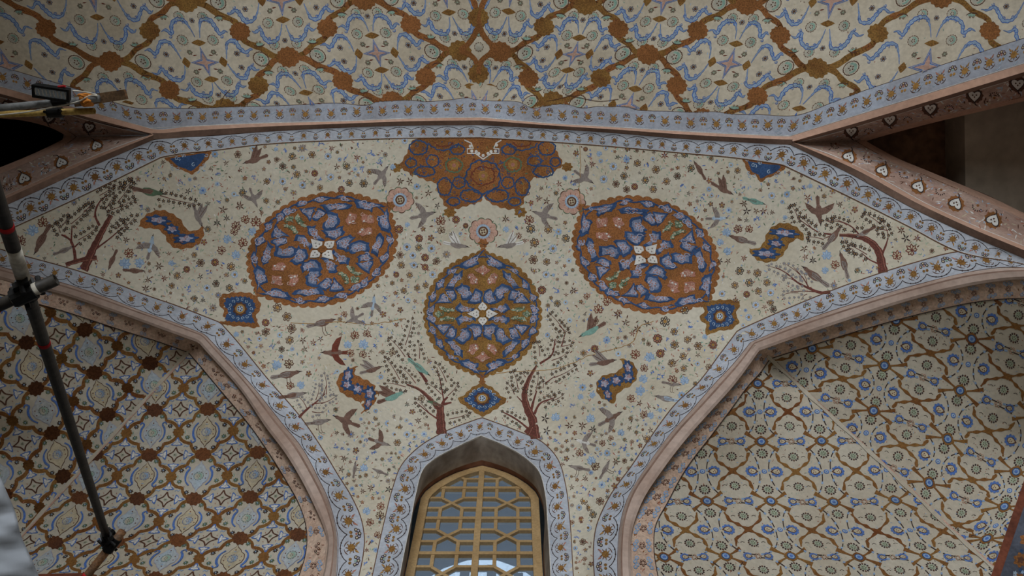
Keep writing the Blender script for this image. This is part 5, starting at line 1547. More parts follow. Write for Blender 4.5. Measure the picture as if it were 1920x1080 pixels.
# ---- flowers: traced leaves first, then free scatter between everything else
panel = np.vstack([edge(bB, -.06), edge(bCR, -.10)[2:], edge(bD, -.06)[::-1], edge(bCL, -.10)[::-1][:-2]])
OC = np.array(occupied)
def free(p, grow=0.0):
    d = p - OC[:, :2]
    ca, sa = np.cos(OC[:, 4]), np.sin(OC[:, 4])
    u = (d[:, 0] * ca + d[:, 1] * sa) / (OC[:, 2] + grow); v = (-d[:, 0] * sa + d[:, 1] * ca) / (OC[:, 3] + grow)
    return not (u * u + v * v < 1).any()
fixed = []
def put(kind, x, y, r):
    fixed.append((kind, x, y, r))
for x, y, r in [(80, 415, 12), (40, 449, 11), (444, 422, 11), (440, 433, 9), (480, 414, 12), (461, 410, 10), (455, 453, 11), (414, 468, 10), (243, 473, 11), (665, 627, 10), (688, 624, 9), (658, 661, 9), (681, 663, 9), (540, 681, 11), (543, 722, 9), (826, 412, 11), (827, 430, 9),
                (991, 411, 11), (1122, 578, 11), (1137, 564, 10), (1160, 585, 7), (1190, 663, 11), (1208, 689, 9), (1260, 711, 11), (1184, 746, 9), (1207, 776, 9), (1087, 848, 9), (1118, 873, 10), (1383, 428, 10), (1565, 495, 10), (1707, 467, 13), (1682, 477, 11), (714, 948, 9), (713, 965, 10), (693, 978, 9),
                (1405, 428, 9), (790, 745, 8), (735, 660, 8)]:
    put('maple_red', x, y, r)
for x, y, r in [(60, 430, 13), (236, 493, 13), (472, 433, 9), (442, 476, 10), (425, 447, 10), (260, 492, 11), (652, 645, 9), (682, 644, 11), (518, 683, 11), (565, 721, 9), (1217, 668, 11), (1207, 709, 10), (1199, 732, 11), (1283, 712, 10), (1550, 477, 11), (1363, 434, 10), (1365, 470, 9), (1198, 862, 9), (1108, 862, 10), (1042, 781, 10),
                (1107, 783, 10), (1240, 790, 9), (682, 876, 9), (688, 957, 9), (1110, 740, 7), (1088, 743, 7), (1221, 778, 8), (1165, 810, 8), (1546, 506, 8)]:
    put('maple_blue', x, y, r)
for x, y, r in [(418, 393, 9), (450, 386, 9), (407, 418, 8), (425, 409, 7), (298, 499, 9), (277, 525, 7), (308, 522, 7), (273, 541, 8), (568, 638, 8), (587, 642, 7), (601, 636, 7), (750, 340, 8), (768, 340, 8), (803, 362, 8), (820, 386, 7), (1048, 345, 7), (1010, 372, 7), (1025, 377, 8),
                (1395, 382, 8), (1400, 396, 9), (1418, 396, 7), (1431, 396, 8), (1508, 467, 8), (1524, 488, 8), (1510, 482, 7), (1690, 432, 8), (1698, 447, 10), (1720, 447, 8), (1022, 785, 10), (1068, 798, 9), (1092, 798, 9), (1025, 808, 9), (1112, 805, 8), (1155, 866, 8), (1340, 503, 8), (1350, 490, 7), (1365, 490, 7),
                (1158, 590, 9), (1173, 605, 8), (1195, 617, 9), (1213, 607, 8), (1186, 625, 7), (640, 880, 7), (645, 860, 7)]:
    put('star', x, y, r)
for x, y, r in [(520, 577, 10), (538, 594, 10), (547, 616, 10), (543, 638, 9), (498, 605, 9), (498, 623, 9), (528, 655, 7), (376, 493, 9), (350, 505, 8), (403, 492, 9), (433, 500, 9), (332, 517, 8), (322, 536, 7), (440, 515, 8), (405, 532, 8), (388, 540, 8), (430, 540, 8), (1247, 603, 11), (1233, 635, 11), (1238, 663, 10), (1284, 582, 9),
                (1264, 622, 8), (1265, 647, 9), (1281, 668, 8), (1337, 647, 10), (1309, 649, 9), (1289, 637, 8), (1260, 681, 9), (1282, 691, 7), (1115, 654, 9), (1094, 662, 7), (995, 429, 10), (1002, 455, 10), (1000, 487, 10), (1028, 430, 9), (1061, 447, 9), (1037, 466, 9), (1025, 491, 8), (1016, 544, 10), (1045, 569, 8), (1024, 515, 8),
                (748, 430, 10), (786, 447, 9), (763, 463, 9), (785, 464, 8), (809, 466, 9), (750, 478, 8), (774, 479, 8), (797, 483, 9), (818, 490, 8), (752, 497, 8), (797, 501, 8), (776, 497, 8), (743, 515, 7), (768, 516, 7), (811, 515, 8), (782, 540, 7), (757, 545, 7), (798, 535, 7), (765, 563, 6), (855, 412, 9), (1117, 602, 7),
                (1387, 508, 9), (1420, 512, 9), (1405, 530, 9), (1378, 535, 8), (1438, 530, 8), (1422, 546, 8), (1400, 552, 8), (1445, 549, 8), (1417, 572, 8), (1445, 568, 7), (1404, 595, 8), (1095, 940, 8), (1125, 940, 9), (1105, 952, 8), (1112, 965, 8), (1086, 952, 7), (1090, 975, 8), (1103, 990, 8), (745, 830, 8), (748, 802, 8), (763, 815, 8), (740, 815, 7), (777, 820, 7),
                (1450, 580, 8), (1283, 290, 7), (1296, 315, 8), (1150, 312, 9), (1195, 306, 8), (1230, 318, 9), (1170, 330, 8), (1210, 338, 8), (1250, 340, 8), (1155, 345, 8), (1190, 350, 8), (1225, 355, 8), (1270, 330, 8), (1132, 336, 9), (1175, 355, 8), (548, 293, 8), (585, 290, 8), (615, 293, 8), (557, 327, 8), (590, 325, 8), (620, 332, 8),
                (530, 340, 8), (567, 347, 8), (650, 312, 8), (655, 343, 8), (682, 344, 9), (640, 355, 8), (600, 352, 7), (530, 312, 8), (500, 340, 7)]:
    put('ring', x, y, r)
def flower(kind, x, y, r, rnd, sh):
    if kind == 'maple_red':
        m_ = rnd.choice(['darkred', 'darkred', 'brown', 'bark'])
        maple(sh, rot((x, y), rnd.uniform(-.9, .9)), r, m_, 'buff', 1.6)
    elif kind == 'maple_blue':
        maple(sh, rot((x, y), rnd.uniform(-.9, .9)), r, 'skyblue', 'paleblue', 1.6)
    elif kind == 'star':
        star_leaf(sh, aff((x, y)), r, 5 + rnd.randrange(2), rnd.choice(['dark', 'brown', 'darkred', 'brown']), 1.8, rnd.uniform(0, 6))
    elif kind == 'ring':
        c = rnd.random()
        if c < .62: ring_flower(sh, rot((x, y), rnd.uniform(0, 1)), r * .92, 6, rnd.choice(['dark', 'brown', 'brown']), 'buff', rnd.choice(['tan', 'gold', 'brown', 'tan']), 1.6)
        elif c < .85: ring_flower(sh, rot((x, y), rnd.uniform(0, 1)), r * .85, 8, 'skyblue', 'white', rnd.choice(['tan', 'gold']), 1.6)
        else: ring_flower(sh, rot((x, y), rnd.uniform(0, 1)), r * .85, 8, 'brown', 'rose', 'tan', 1.6)
    elif kind == 'daisy':
        daisy(sh, rot((x, y), rnd.uniform(0, 1)), r, 8, rnd.choice(['skyblue', 'paleblue', 'greyfeather']), rnd.choice(['tan', 'cobalt', 'gold']), 1.6)
    elif kind == 'dot5':
        ring_flower(sh, rot((x, y), rnd.uniform(0, 1)), r * .8, 5, rnd.choice(['brown', 'dark', 'darkred', 'greyfeather']), 'rose', 'tan', 1.6)
    elif kind == 'squiggle':
        for k in range(4):
            c = (rnd.uniform(-.7, .7) * r, rnd.uniform(-.7, .7) * r)
            a = rnd.uniform(0, 6.28)
            sh.add(stroke(np.array([(-.45, .1), (-.15, -.22), (.15, .18), (.45, -.1)]) * r * 1.1 + c, [.4, 1.6, 1.6, .4], 2), 'cobalt', 1.8, rot((x, y), a))
rnd = random.Random(21)
placed = []
count = 0
rest = Sheet(KITE)
def far(x, y, r):
    for (px_, py_, pr_) in placed:
        if (px_ - x) ** 2 + (py_ - y) ** 2 < (pr_ + r) ** 2: return False
    return True
for kind, x, y, r in fixed:
    if not even_odd(np.array([[x, y]]), panel)[0]: continue
    sh = Sheet(KITE); flower(kind, x, y, r, rnd, sh); sh.build('painted_flower', wall_back)
    placed.append((x, y, r)); count += 1
NP = 9000
cand = np.stack([np.array([rnd.uniform(-60, 1810) for _ in range(NP)]), np.array([rnd.uniform(262, 1110) for _ in range(NP)])], 1)
okc = even_odd(cand, panel)
for tries in range(NP):
    x, y = cand[tries]
    if not okc[tries]: continue
    r = rnd.choice([5.5, 6, 6.5, 7, 7.5, 8]) if tries < 3500 else rnd.choice([4, 4.5, 5, 5.5])
    if not free(np.array([x, y]), 3) or not far(x, y, r + 1.5): continue
    kind = rnd.choices(['ring', 'daisy', 'star', 'dot5', 'squiggle', 'maple_red', 'maple_blue'], [2.2, 2.0, 2.2, 2.6, 1.6, .5, .5])[0]
    placed.append((x, y, r))
    if count < 300 and tries < 3500:
        sh = Sheet(KITE); flower(kind, x, y, r, rnd, sh); sh.build('painted_flower', wall_back); count += 1
    else:
        flower(kind, x, y, r, rnd, rest)
for _ in range(2600):
    x, y = rnd.uniform(640, 1260), rnd.uniform(780, 1110); r = rnd.choice([3.2, 3.8, 4.4, 5])
    if not free(np.array([x, y]), 1) or not far(x, y, r + .8): continue
    if not even_odd(np.array([[x, y]]), panel)[0]: continue
    placed.append((x, y, r)); flower(rnd.choice(['ring', 'daisy', 'dot5', 'star', 'squiggle', 'maple_red']), x, y, r, rnd, rest)
rest.build('small_flowers', wall_back, kind='stuff')
# leaf strokes filling the ground
ls = Sheet(KITE)
cand = np.stack([np.array([rnd.uniform(-60, 1810) for _ in range(22000)]), np.array([rnd.uniform(262, 1110) for _ in range(22000)])], 1)
for x, y in cand[even_odd(cand, panel)]:
    if not free(np.array([x, y]), -3): continue
    m_ = rnd.choices(['sage', 'green', 'rose', 'buff', 'leafgreen', 'brown', 'skyblue', 'palepink', 'white', 'cobalt', 'darkred'], [5, 2, 2, 4, 1.6, 1.2, 2, 2, 1.6, .8, .6])[0]
    ls.add(lance(rnd.uniform(3.5, 8.5), rnd.uniform(1.0, 2.6), rnd.uniform(0, 6.28)), m_, 1.0, aff((x, y)))
ls.build('leaf_strokes', wall_back, kind='stuff')

# ---- hairline cracks in the plaster
ck = Sheet(KITE)
for pts in ([(925, 702), (960, 697), (1000, 696), (1040, 692), (1075, 680), (1110, 665), (1150, 655), (1188, 640), (1200, 612), (1225, 603)], [(545, 606), (590, 607), (640, 604), (690, 608), (760, 598)], [(1087, 275), (1089, 310), (1086, 350), (1090, 385)]):
    p = crspline(pts, 6)
    ck.add(stroke(p + np.random.RandomState(2).uniform(-1, 1, p.shape), 1.1), 'tan', 2.2)
ck.build('crack', wall_back, kind='stuff')
ck = Sheet(CEIL)
for pts in ([(431, 168), (420, 180), (413, 196)], [(1060, 178), (1090, 184), (1125, 190), (1160, 186)], [(1025, 190), (1050, 185), (1075, 177)]):
    ck.add(stroke(crspline(pts, 4), 1.0), 'brown', 9)
ck.build('crack', ceiling, kind='stuff')

# ================================================================ window
WY = 3.86                       # plane of the wooden lattice
WX = -0.298                     # its centre line
half = [(.54, 4.2), (.54, 5.6), (.545, 6.62), (.515, 6.74), (.44, 6.88), (.35, 7.0), (.25, 7.10), (.12, 7.19), (0, 7.25)]
arch_out = [(-x, z) for x, z in half] + [(x, z) for x, z in half[-2::-1]]
hin = [(.468, 4.2), (.468, 5.6), (.470, 6.60), (.445, 6.69), (.385, 6.81), (.30, 6.92), (.21, 7.02), (.10, 7.10), (0, 7.155)]
arch_in = [(-x, z) for x, z in hin] + [(x, z) for x, z in hin[-2::-1]]
W3 = lambda x, z, y=WY: (WX + x, y, z + EYE)

def thing(name, loc, label, cat, kind=None, group=None):
    o = bpy.data.objects.new(name, None); COL.objects.link(o)
    o.location = loc; o.empty_display_size = .1
    return tag(o, label, cat, kind, group)
def child(name, V, F, m, parent, smooth=False, idx=None):
    V = np.asarray(V, float) - np.array(parent.location if parent.parent is None else parent.parent.location)
    return link_mesh(name, V, F, m if isinstance(m, list) else [m], idx, parent, smooth)
def prism(poly, y0, y1):
    """extrude an outline given in the window plane between two depths"""
    n = len(poly)
    V = [W3(x, z, y0) for x, z in poly] + [W3(x, z, y1) for x, z in poly]
    F = [tuple(range(n)), tuple(range(2 * n - 1, n - 1, -1))] + [(i, n + i, n + (i + 1) % n, (i + 1) % n) for i in range(n)]
    return V, F
window = thing('window_1', (WX, WY, 4.2 + EYE), 'wooden lattice window with bluish panes under the pointed arch', 'window', 'structure')
n = len(arch_out)
V = [W3(x, z, WY - .035) for x, z in arch_out] + [W3(x, z, WY - .035) for x, z in arch_in] + [W3(x, z, WY + .035) for x, z in arch_out] + [W3(x, z, WY + .035) for x, z in arch_in]
F = []
for i in range(n - 1):
    F += [(i, i + 1, n + i + 1, n + i), (n + i, n + i + 1, 3 * n + i + 1, 3 * n + i), (2 * n + i, 3 * n + i, 3 * n + i + 1, 2 * n + i + 1), (i, 2 * n + i, 2 * n + i + 1, i + 1)]
child('frame', V, F, 'wood', window)
def arch_z(x):
    xs = [p[0] for p in hin][::-1]; zs = [p[1] for p in hin][::-1]
    return float(np.interp(abs(x), xs, zs))
def bar(x0, z0, x1, z1, w, d=.022, name='lattice_bar', dy=0.0):
    dx, dz = x1 - x0, z1 - z0; L_ = math.hypot(dx, dz)
    if L_ < .02: return
    nx, nz = -dz / L_ * w / 2, dx / L_ * w / 2
    V, F = prism([(x0 + nx, z0 + nz), (x1 + nx, z1 + nz), (x1 - nx, z1 - nz), (x0 - nx, z0 - nz)], WY - d + dy, WY + d + dy)
    child(name, V, F, 'wood', window)
bar(0, 4.2, 0, 7.16, .054, .033, 'mullion')
PER = .5315; Z0 = 6.829
rows = [Z0 + PER - k * PER for k in range(6)]       # upper edges of the repeat units
xa, xb, xw = .155, .35, .468
tess = []
for zt in rows:
    zb = zt - PER; z1, z2 = zt - PER / 3, zt - 2 * PER / 3; zm = zt - PER / 2; xm = (xa + xb) / 2
    for sg in (-1, 1):
        segs = [((xa, zt), (xa, z1)), ((xb, zt), (xb, z1)), ((xa, z2), (xa, zb)), ((xb, z2), (xb, zb)), ((0, z1), (xa, z1)), ((0, z2), (xa, z2)), ((xb, z1), (xw, z1)), ((xb, z2), (xw, z2)),
                ((xa, z1), (xb, z2)), ((xa, z2), (xb, z1))]
        for k_, (p, q) in enumerate(segs):
            p, q = list(p), list(q)
            # stop at the arch
            lp, lq = arch_z(p[0]) + .03, arch_z(q[0]) + .03
            if p[1] > lp and q[1] > lq: continue
            if p[1] > lp or q[1] > lq:
                lo, hi = (p, q) if p[1] < q[1] else (q, p)
                for k in range(20):
                    t = 1 - k / 20
                    x, z = lo[0] + (hi[0] - lo[0]) * t, lo[1] + (hi[1] - lo[1]) * t
                    if z < arch_z(x) + .03: break
                p, q = lo, [x, z]
            bar(sg * p[0], p[1], sg * q[0], q[1], .030, [.0215, .0215, .0215, .0215, .0228, .0228, .0228, .0228, .0202, .0190][k_])
        cells = [[(0, zt), (xa, zt), (xa, z1), (0, z1)], [(xb, zt), (xw, zt), (xw, z1), (xb, z1)], [(0, z2), (xa, z2), (xa, zb), (0, zb)], [(xb, z2), (xw, z2), (xw, zb), (xb, zb)],
                 [(0, z1), (xa, z1), (xm, zm), (xa, z2), (0, z2)], [(xw, z1), (xb, z1), (xm, zm), (xb, z2), (xw, z2)],
                 [(xa, zt), (xb, zt), (xb, z1), (xm, zm), (xa, z1)], [(xa, zb), (xb, zb), (xb, z2), (xm, zm), (xa, z2)]]
        for c in cells:
            p = []
            for k in range(len(c)):
                a, b_ = c[k], c[(k + 1) % len(c)]
                for t in np.linspace(0, 1, 7)[:-1]:
                    x, z = a[0] + (b_[0] - a[0]) * t, a[1] + (b_[1] - a[1]) * t
                    p.append((sg * x, min(z, arch_z(x) + .01)))
            zz = [q[1] for q in p]
            if max(zz) - min(zz) < .03 or min(zz) < 4.4: continue
            q = []
            for t in p:
                if not q or abs(t[0] - q[-1][0]) + abs(t[1] - q[-1][1]) > .004: q.append(t)
            Vp, Fp = prism(q, WY + .008, WY + .013)
            child('pane', Vp, Fp, 'glass', window)
    if zt < 7.0: bar(-xw, zt, xw, zt, .040, .028, 'rail')
# plaster reveal between the border and the lattice
rim = edge(bD, 1.0); R3 = KITE.P(rim) + UP
s_in = np.concatenate([[0], np.cumsum(np.linalg.norm(np.diff(R3, axis=0), axis=1))]); ia = int(np.argmax(R3[:, 2]))
fo = crspline([(x * 1.015, z + .01) for x, z in arch_out], .03)
F3 = np.array([W3(x, z, WY - .03) for x, z in fo]); ja = int(np.argmax(F3[:, 2]))
def resamp(P_, n_):
    d = np.concatenate([[0], np.cumsum(np.linalg.norm(np.diff(P_, axis=0), axis=1))])
    q = np.linspace(0, d[-1], n_)
    return np.stack([np.interp(q, d, P_[:, k]) for k in range(3)], 1)
lo = lambda P_: P_[P_[:, 2] > 4.2 + EYE]
NA = 34
ra = np.vstack([resamp(lo(R3[:ia + 1]), NA), resamp(lo(R3[ia:]), NA)[1:]]); fa = np.vstack([resamp(lo(F3[:ja + 1]), NA), resamp(lo(F3[ja:]), NA)[1:]])
ra = ra + np.array([0, -.006, 0])
m_ = len(ra)
lip = ra + (fa - ra) * .06 + np.array([0, 0, 0]); mid = ra + (fa - ra) * .82
V = np.vstack([ra, lip, mid, fa]); F, I = [], []
for k in range(3):
    for i in range(m_ - 1):
        F.append((k * m_ + i, (k + 1) * m_ + i, (k + 1) * m_ + i + 1, k * m_ + i + 1)); I.append([1, 0, 2][k])
rv = link_mesh(trim_name(), V, F, ['reveal', 'white', 'reveal_red'], I, None, True)
top(rv, 'stained plaster reveal around the wooden lattice window', 'reveal')

# bright arched window of the outer wall, seen through the dusty panes
OY = 4.75
aw = [(-.62, 5.0), (-.62, 6.45), (-.55, 6.68), (-.38, 6.88), (-.18, 7.0), (0, 7.08), (.18, 7.0), (.38, 6.88), (.55, 6.68), (.62, 6.45), (.62, 5.0)]
ow = thing('window_2', (WX, OY, 5.0 + EYE), 'white arched outer window glimpsed through the lattice panes', 'window', 'structure')
tm = bpy.data.materials.new('frosted_glass'); tm.use_nodes = True
nt = tm.node_tree; nt.nodes.remove(nt.nodes['Principled BSDF'])
tl = nt.nodes.new('ShaderNodeBsdfTranslucent'); tl.inputs[0].default_value = (.9, .94, .97, 1)
nt.links.new(tl.outputs[0], nt.nodes['Material Output'].inputs['Surface']); M['frosted'] = tm
V = [W3(x, z, OY) for x, z in aw]
child('pane', V, [tuple(range(len(V)))], 'frosted', ow)
for x in (-.40, -.16, .10, .36):
    V, F = prism([(x - .045, 5.0), (x + .045, 5.0), (x + .045, 6.92 - abs(x) * .5), (x - .045, 6.92 - abs(x) * .5)], OY - .05, OY - .01)
    child('glazing_bar', V, F, 'outer_grey', ow)
for z in (6.42,):
    V, F = prism([(-.62, z - .03), (.62, z - .03), (.62, z + .03), (-.62, z + .03)], OY - .052, OY - .012)
    child('glazing_bar', V, F, 'outer_grey', ow)
wall = [(-2.6, 5.0), (-2.6, 9.2), (2.6, 9.2), (2.6, 5.0)] + aw[::-1]
vv, ff = fill(np.array(wall) * 1.0, .4)
ob = link_mesh('wall_outer', [W3(x, z, OY + .005) for x, z in vv], ff, ['outer_grey'], None, None, False)
top(ob, 'grey outer wall beyond the lattice window', 'wall')
area('daylight_outside', (WX, 6.6, 7.6 + EYE), (math.radians(-75), 0, 0), 3.0, 3.0, 150, (.95, .98, 1))

def box3(c, ex, ey, ez):
    c, ex, ey, ez = (np.array(k, float) for k in (c, ex, ey, ez))
    V = [c + sx * ex + sy * ey + sz * ez for sx in (-1, 1) for sy in (-1, 1) for sz in (-1, 1)]
    return V, [(0, 1, 3, 2), (4, 6, 7, 5), (0, 4, 5, 1), (2, 3, 7, 6), (0, 2, 6, 4), (1, 5, 7, 3)]
# ================================================================ floor of the hall
for nm, x_, lab in (('wall_block_left', -6.6, 'unseen plain side wall added at left to block ambient light'), ('wall_block_right', 6.0, 'unseen plain side wall added at right to block ambient light')):  # unseen side walls, added to block ambient light and darken the vault sides
    w_ = link_mesh(nm, [(x_, -8, 0), (x_, 6, 0), (x_, 6, 6.6), (x_, -8, 6.6)], [(0, 1, 2, 3)], ['recess_grey'], None, None, False)
    top(w_, lab, 'wall')
for nm, x0_, x1_, lab in (('wall_shade_left', -6.6, -2.65, 'unseen pier added at left to cut the front light'), ('wall_shade_right', 4.1, 6.0, 'unseen pier added at right to cut the front light')):  # unseen piers, added to narrow the front light so the vault ends darken
    V, F = box3(((x0_ + x1_) / 2, -4.2, 4.6), ((x1_ - x0_) / 2, 0, 0), (0, .3, 0), (0, 0, 4.6))
    top(link_mesh(nm, V, F, ['recess_grey'], None, None, False), lab, 'wall')
fl = link_mesh('floor', [(-7, -8, 0), (7, -8, 0), (7, 6, 0), (-7, 6, 0)], [(0, 1, 2, 3)], ['floor_stone'], None, None, False)
top(fl, 'pale stone floor of the hall', 'floor')

# ================================================================ scaffolding and things on it
def at(px, py, depth):
    return rays([[px, py]])[0] * depth + UP
def tube(p0, p1, r, n=14, cap=True, hollow=False):
    p0, p1 = np.array(p0, float), np.array(p1, float)
    d = (p1 - p0) / np.linalg.norm(p1 - p0)
    u = np.cross(d, [0, 0, 1.0]); u /= np.linalg.norm(u); v = np.cross(d, u)
    a = np.arange(n) * 2 * math.pi / n
    ring = r * (np.cos(a)[:, None] * u + np.sin(a)[:, None] * v)
    V = np.vstack([p0 + ring, p1 + ring])
    F = [(i, (i + 1) % n, n + (i + 1) % n, n + i) for i in range(n)]
    if hollow:
        inner = ring * .82
        V = np.vstack([V, p1 + inner, p1 - d * .25 + inner])
        F += [(n + i, n + (i + 1) % n, 2 * n + (i + 1) % n, 2 * n + i) for i in range(n)]
        F += [(2 * n + i, 2 * n + (i + 1) % n, 3 * n + (i + 1) % n, 3 * n + i) for i in range(n)]
        F += [tuple(range(3 * n, 4 * n)), tuple(range(n - 1, -1, -1))]
    elif cap:
        F += [tuple(range(n - 1, -1, -1)), tuple(range(n, 2 * n))]
    return V, F
def coupler(parent, c, d1, d2, s=.045):
    """scaffold clamp: two half shells round the tubes, plate and bolts"""
    d1 = np.array(d1) / np.linalg.norm(d1); d2 = np.array(d2) / np.linalg.norm(d2)
    V, F = tube(c - d1 * s, c + d1 * s, .036, 12)
    o = child('coupler', V, F, 'iron', parent)
    n_ = np.cross(d1, d2); n_ /= np.linalg.norm(n_)
    for sg in (-1, 1):
        V, F = tube(c + d2 * sg * .05 - n_ * .035, c + d2 * sg * .05 + n_ * .05, .010, 8)
        q = child('bolt', V, F, 'iron', o)
    V, F = box3(c + n_ * .012, d1 * .03, d2 * .06, n_ * .012)
    child('clamp_plate', V, F, 'iron', o)
    return o
pA, pB = at(33, 490, 2.95), at(193, 985, 5.1)
dP = (pB - pA) / np.linalg.norm(pB - pA)
foot = pA - dP * (pA[2] / dP[2])
pole = thing('scaffold_pole', tuple(foot), 'long dark steel scaffold pole crossing the left niche diagonally', 'pole')
tipP = pB + dP * .16
def on_pole(px_y):
    """point of the pole axis seen at image height px_y"""
    lo_, hi_ = -.5, 1.3
    for _ in range(40):
        m = (lo_ + hi_) / 2; q = pA + (pB - pA) * m - UP
        y = 540 - FPX * (q @ np.array([0, -SP, CP])) / (q @ np.array([0, CP, SP]))
        if y < px_y: lo_ = m
        else: hi_ = m
    return pA + (pB - pA) * lo_
w0, w1 = on_pole(466), on_pole(521)
V, F = tube(foot, tipP, .0242, 18); child('tube', V, F, 'steel_dark', pole, True)
V, F = tube(w0, w1, .0252, 18); child('white_sleeve', V, F, 'steel_white', pole, True)
for y in (425, 643):
    c = on_pole(y); V, F = tube(c - dP * .012, c + dP * .012, .0250, 18); child('red_tape', V, F, 'red_tape', pole, True)
cA = on_pole(543)
e0, e1 = at(-70, 604, 2.95), at(106, 524, 3.02)
dE = (e1 - e0) / np.linalg.norm(e1 - e0)
# shift the crossbar so that it lies against the front of the pole
t = (cA - e0) @ dE; near = e0 + dE * t
off = (cA - near); off = off - (np.linalg.norm(off) and 0)
toward = -(cA - UP) / np.linalg.norm(cA - UP)
sh_ = (cA + toward * .052) - near
sh_ = toward * (sh_ @ toward)
e0, e1 = e0 + sh_, e1 + sh_
coupler(pole, cA, dP, dE)
xb_ = thing('scaffold_crossbar', tuple(e0), 'short weathered scaffold tube clamped across the diagonal pole', 'pole')
V, F = tube(e0, e1, .0235, 16, hollow=True); child('tube', V, F, 'rusty_tube' if False else 'steel_dark', xb_, True)
mid_ = e0 + (e1 - e0) * .34
V, F = tube(mid_ - dE * .008, mid_ + dE * .008, .0245, 16); child('red_tape', V, F, 'red_tape', xb_, True)
m2 = e0 + (e1 - e0) * .52
V, F = tube(m2, m2 + dE * .10, .0241, 16); child('lime_smear', V, F, 'steel_white', xb_, True)
coupler(xb_, e0 + dE * ((cA - e0) @ dE), dE, dP, .04)
# lower tube at the foot of the image
cB = on_pole(1008)
g0, g1 = at(146, 1100, 5.25), at(230, 996, 5.30)
dG = (g1 - g0) / np.linalg.norm(g1 - g0)
near = g0 + dG * ((cB - g0) @ dG)
toward = -(cB - UP) / np.linalg.norm(cB - UP)
sh_ = toward * (((cB + toward * .05) - near) @ toward)
g0, g1 = g0 + sh_, g1 + sh_
lt = thing('scaffold_tube', tuple(g0 - dG * .6), 'rusty brown tube clamped to the lower end of the diagonal pole', 'pole')
V, F = tube(g0 - dG * .6, g1, .0262, 16); child('tube', V, F, 'rusty_tube', lt, True)
tp = g0 + dG * .07
V, F = tube(tp, tp + dG * .03, .0270, 16); child('red_tape', V, F, 'red_tape', lt, True)
coupler(lt, g0 + dG * ((cB - g0) @ dG), dG, dP, .05)
coupler(pole, cB, dP, dG, .05)

# upper left: steel tube, yellow tube, board end, floodlight, cable
D0 = 5.5
s0, s1 = at(-260, 228, D0), at(186, 184, D0)
dS = (s1 - s0) / np.linalg.norm(s1 - s0)
st = thing('scaffold_tube', tuple(s0), 'grey steel tube carrying the small floodlight', 'pole')
V, F = tube(s0, s1, .0242, 16); child('tube', V, F, 'steel', st, True)
y0, y1 = at(-260, 224, D0 + .10), at(177, 208, D0 + .10)
yt = thing('scaffold_tube', tuple(y0), 'open ended yellow tube below the grey steel tube', 'pole')
V, F = tube(y0, y1, .0225, 16, hollow=True); child('tube', V, F, 'yellow_tube', yt, True)
cY = at(104, 211, D0 + .10); dY = (y1 - y0) / np.linalg.norm(y1 - y0)
coupler(yt, cY, dY, dS, .05)
upv = np.array([0, -1.0, 0]); 
b0, b1 = at(140, 191, D0 + .055), at(236, 177, D0 + .055)
dB = (b1 - b0) / np.linalg.norm(b1 - b0); vB = np.cross(dB, -(b0 - UP) / np.linalg.norm(b0 - UP)); vB /= np.linalg.norm(vB); wB = np.cross(dB, vB)
bd = thing('wooden_board', tuple(b0), 'sawn end of a weathered board lashed to the grey tube', 'board')
V, F = box3((b0 + b1) / 2, (b1 - b0) / 2, vB * .034, wB * .018); child('plank', V, F, 'board', bd)
V, F = box3(b1 + dB * .001, dB * .0015, vB * .033, wB * .017); child('end_grain', V, F, 'rusty_tube', bd)
# floodlight
fc = at(97, 174, D0 - .10)
fx = at(134, 180, D0 - .10) - at(60, 169, D0 - .10); fx /= np.linalg.norm(fx)
view = (fc - UP) / np.linalg.norm(fc - UP)
fy = np.cross(fx, view); fy /= np.linalg.norm(fy); fz = np.cross(fx, fy)
if fz @ view > 0: fz, fy = -fz, -fy
tilt = math.radians(28)
fy2 = fy * math.cos(tilt) + fz * math.sin(tilt); fz2 = -fy * math.sin(tilt) + fz * math.cos(tilt)
lamp = thing('floodlight', tuple(fc), 'small black rectangular floodlight with pale lens on the grey tube', 'lamp')
hw, hh, hd = .136, .047, .018
P4 = lambda x, y, z: fc + fx * x + fy2 * y + fz2 * z
sl = .018
ring = [(-hw, -hh), (hw - sl, -hh), (hw, hh), (-hw + sl, hh)]
inn = [(x * .86, y * .66) for x, y in ring]
V = [P4(x, y, hd) for x, y in ring] + [P4(x, y, hd) for x, y in inn] + [P4(x, y, hd * .5) for x, y in inn] + [P4(x * .92, y * .9, -hd * 1.6) for x, y in ring]
F = []
for i in range(4):
    j = (i + 1) % 4
    F += [(i, j, 4 + j, 4 + i), (4 + i, 4 + j, 8 + j, 8 + i), (i, 12 + i, 12 + j, j)]
F.append((12, 13, 14, 15))
child('housing', V, F, 'iron', lamp)
child('lens', [P4(x, y, hd * .55) for x, y in inn], [(0, 1, 2, 3)], 'lamp_lens', lamp)
for k in range(9):
    x = -hw * .78 + k * hw * 1.5 / 8
    V, F = box3(P4(x, 0, hd * .62), fx * .004, fy2 * .022, fz2 * .002); child('diode_strip', V, F, 'white', lamp)
tgt = s0 + dS * ((fc - s0) @ dS)
for sg in (-1, 1):
    a = P4(sg * .04, -hh * .5 * 0, -hd * 1.6); V, F = tube(a, tgt + fx * sg * .05, .008, 8); child('bracket', V, F, 'iron', lamp)
V, F = tube(tgt - dS * .05, tgt + dS * .05, .031, 12); child('clamp', V, F, 'iron', lamp)
V, F = tube(P4(.05, hh, -.01), P4(.10, hh + .012, -.01), .008, 8); child('knob', V, F, 'red_tape', lamp)
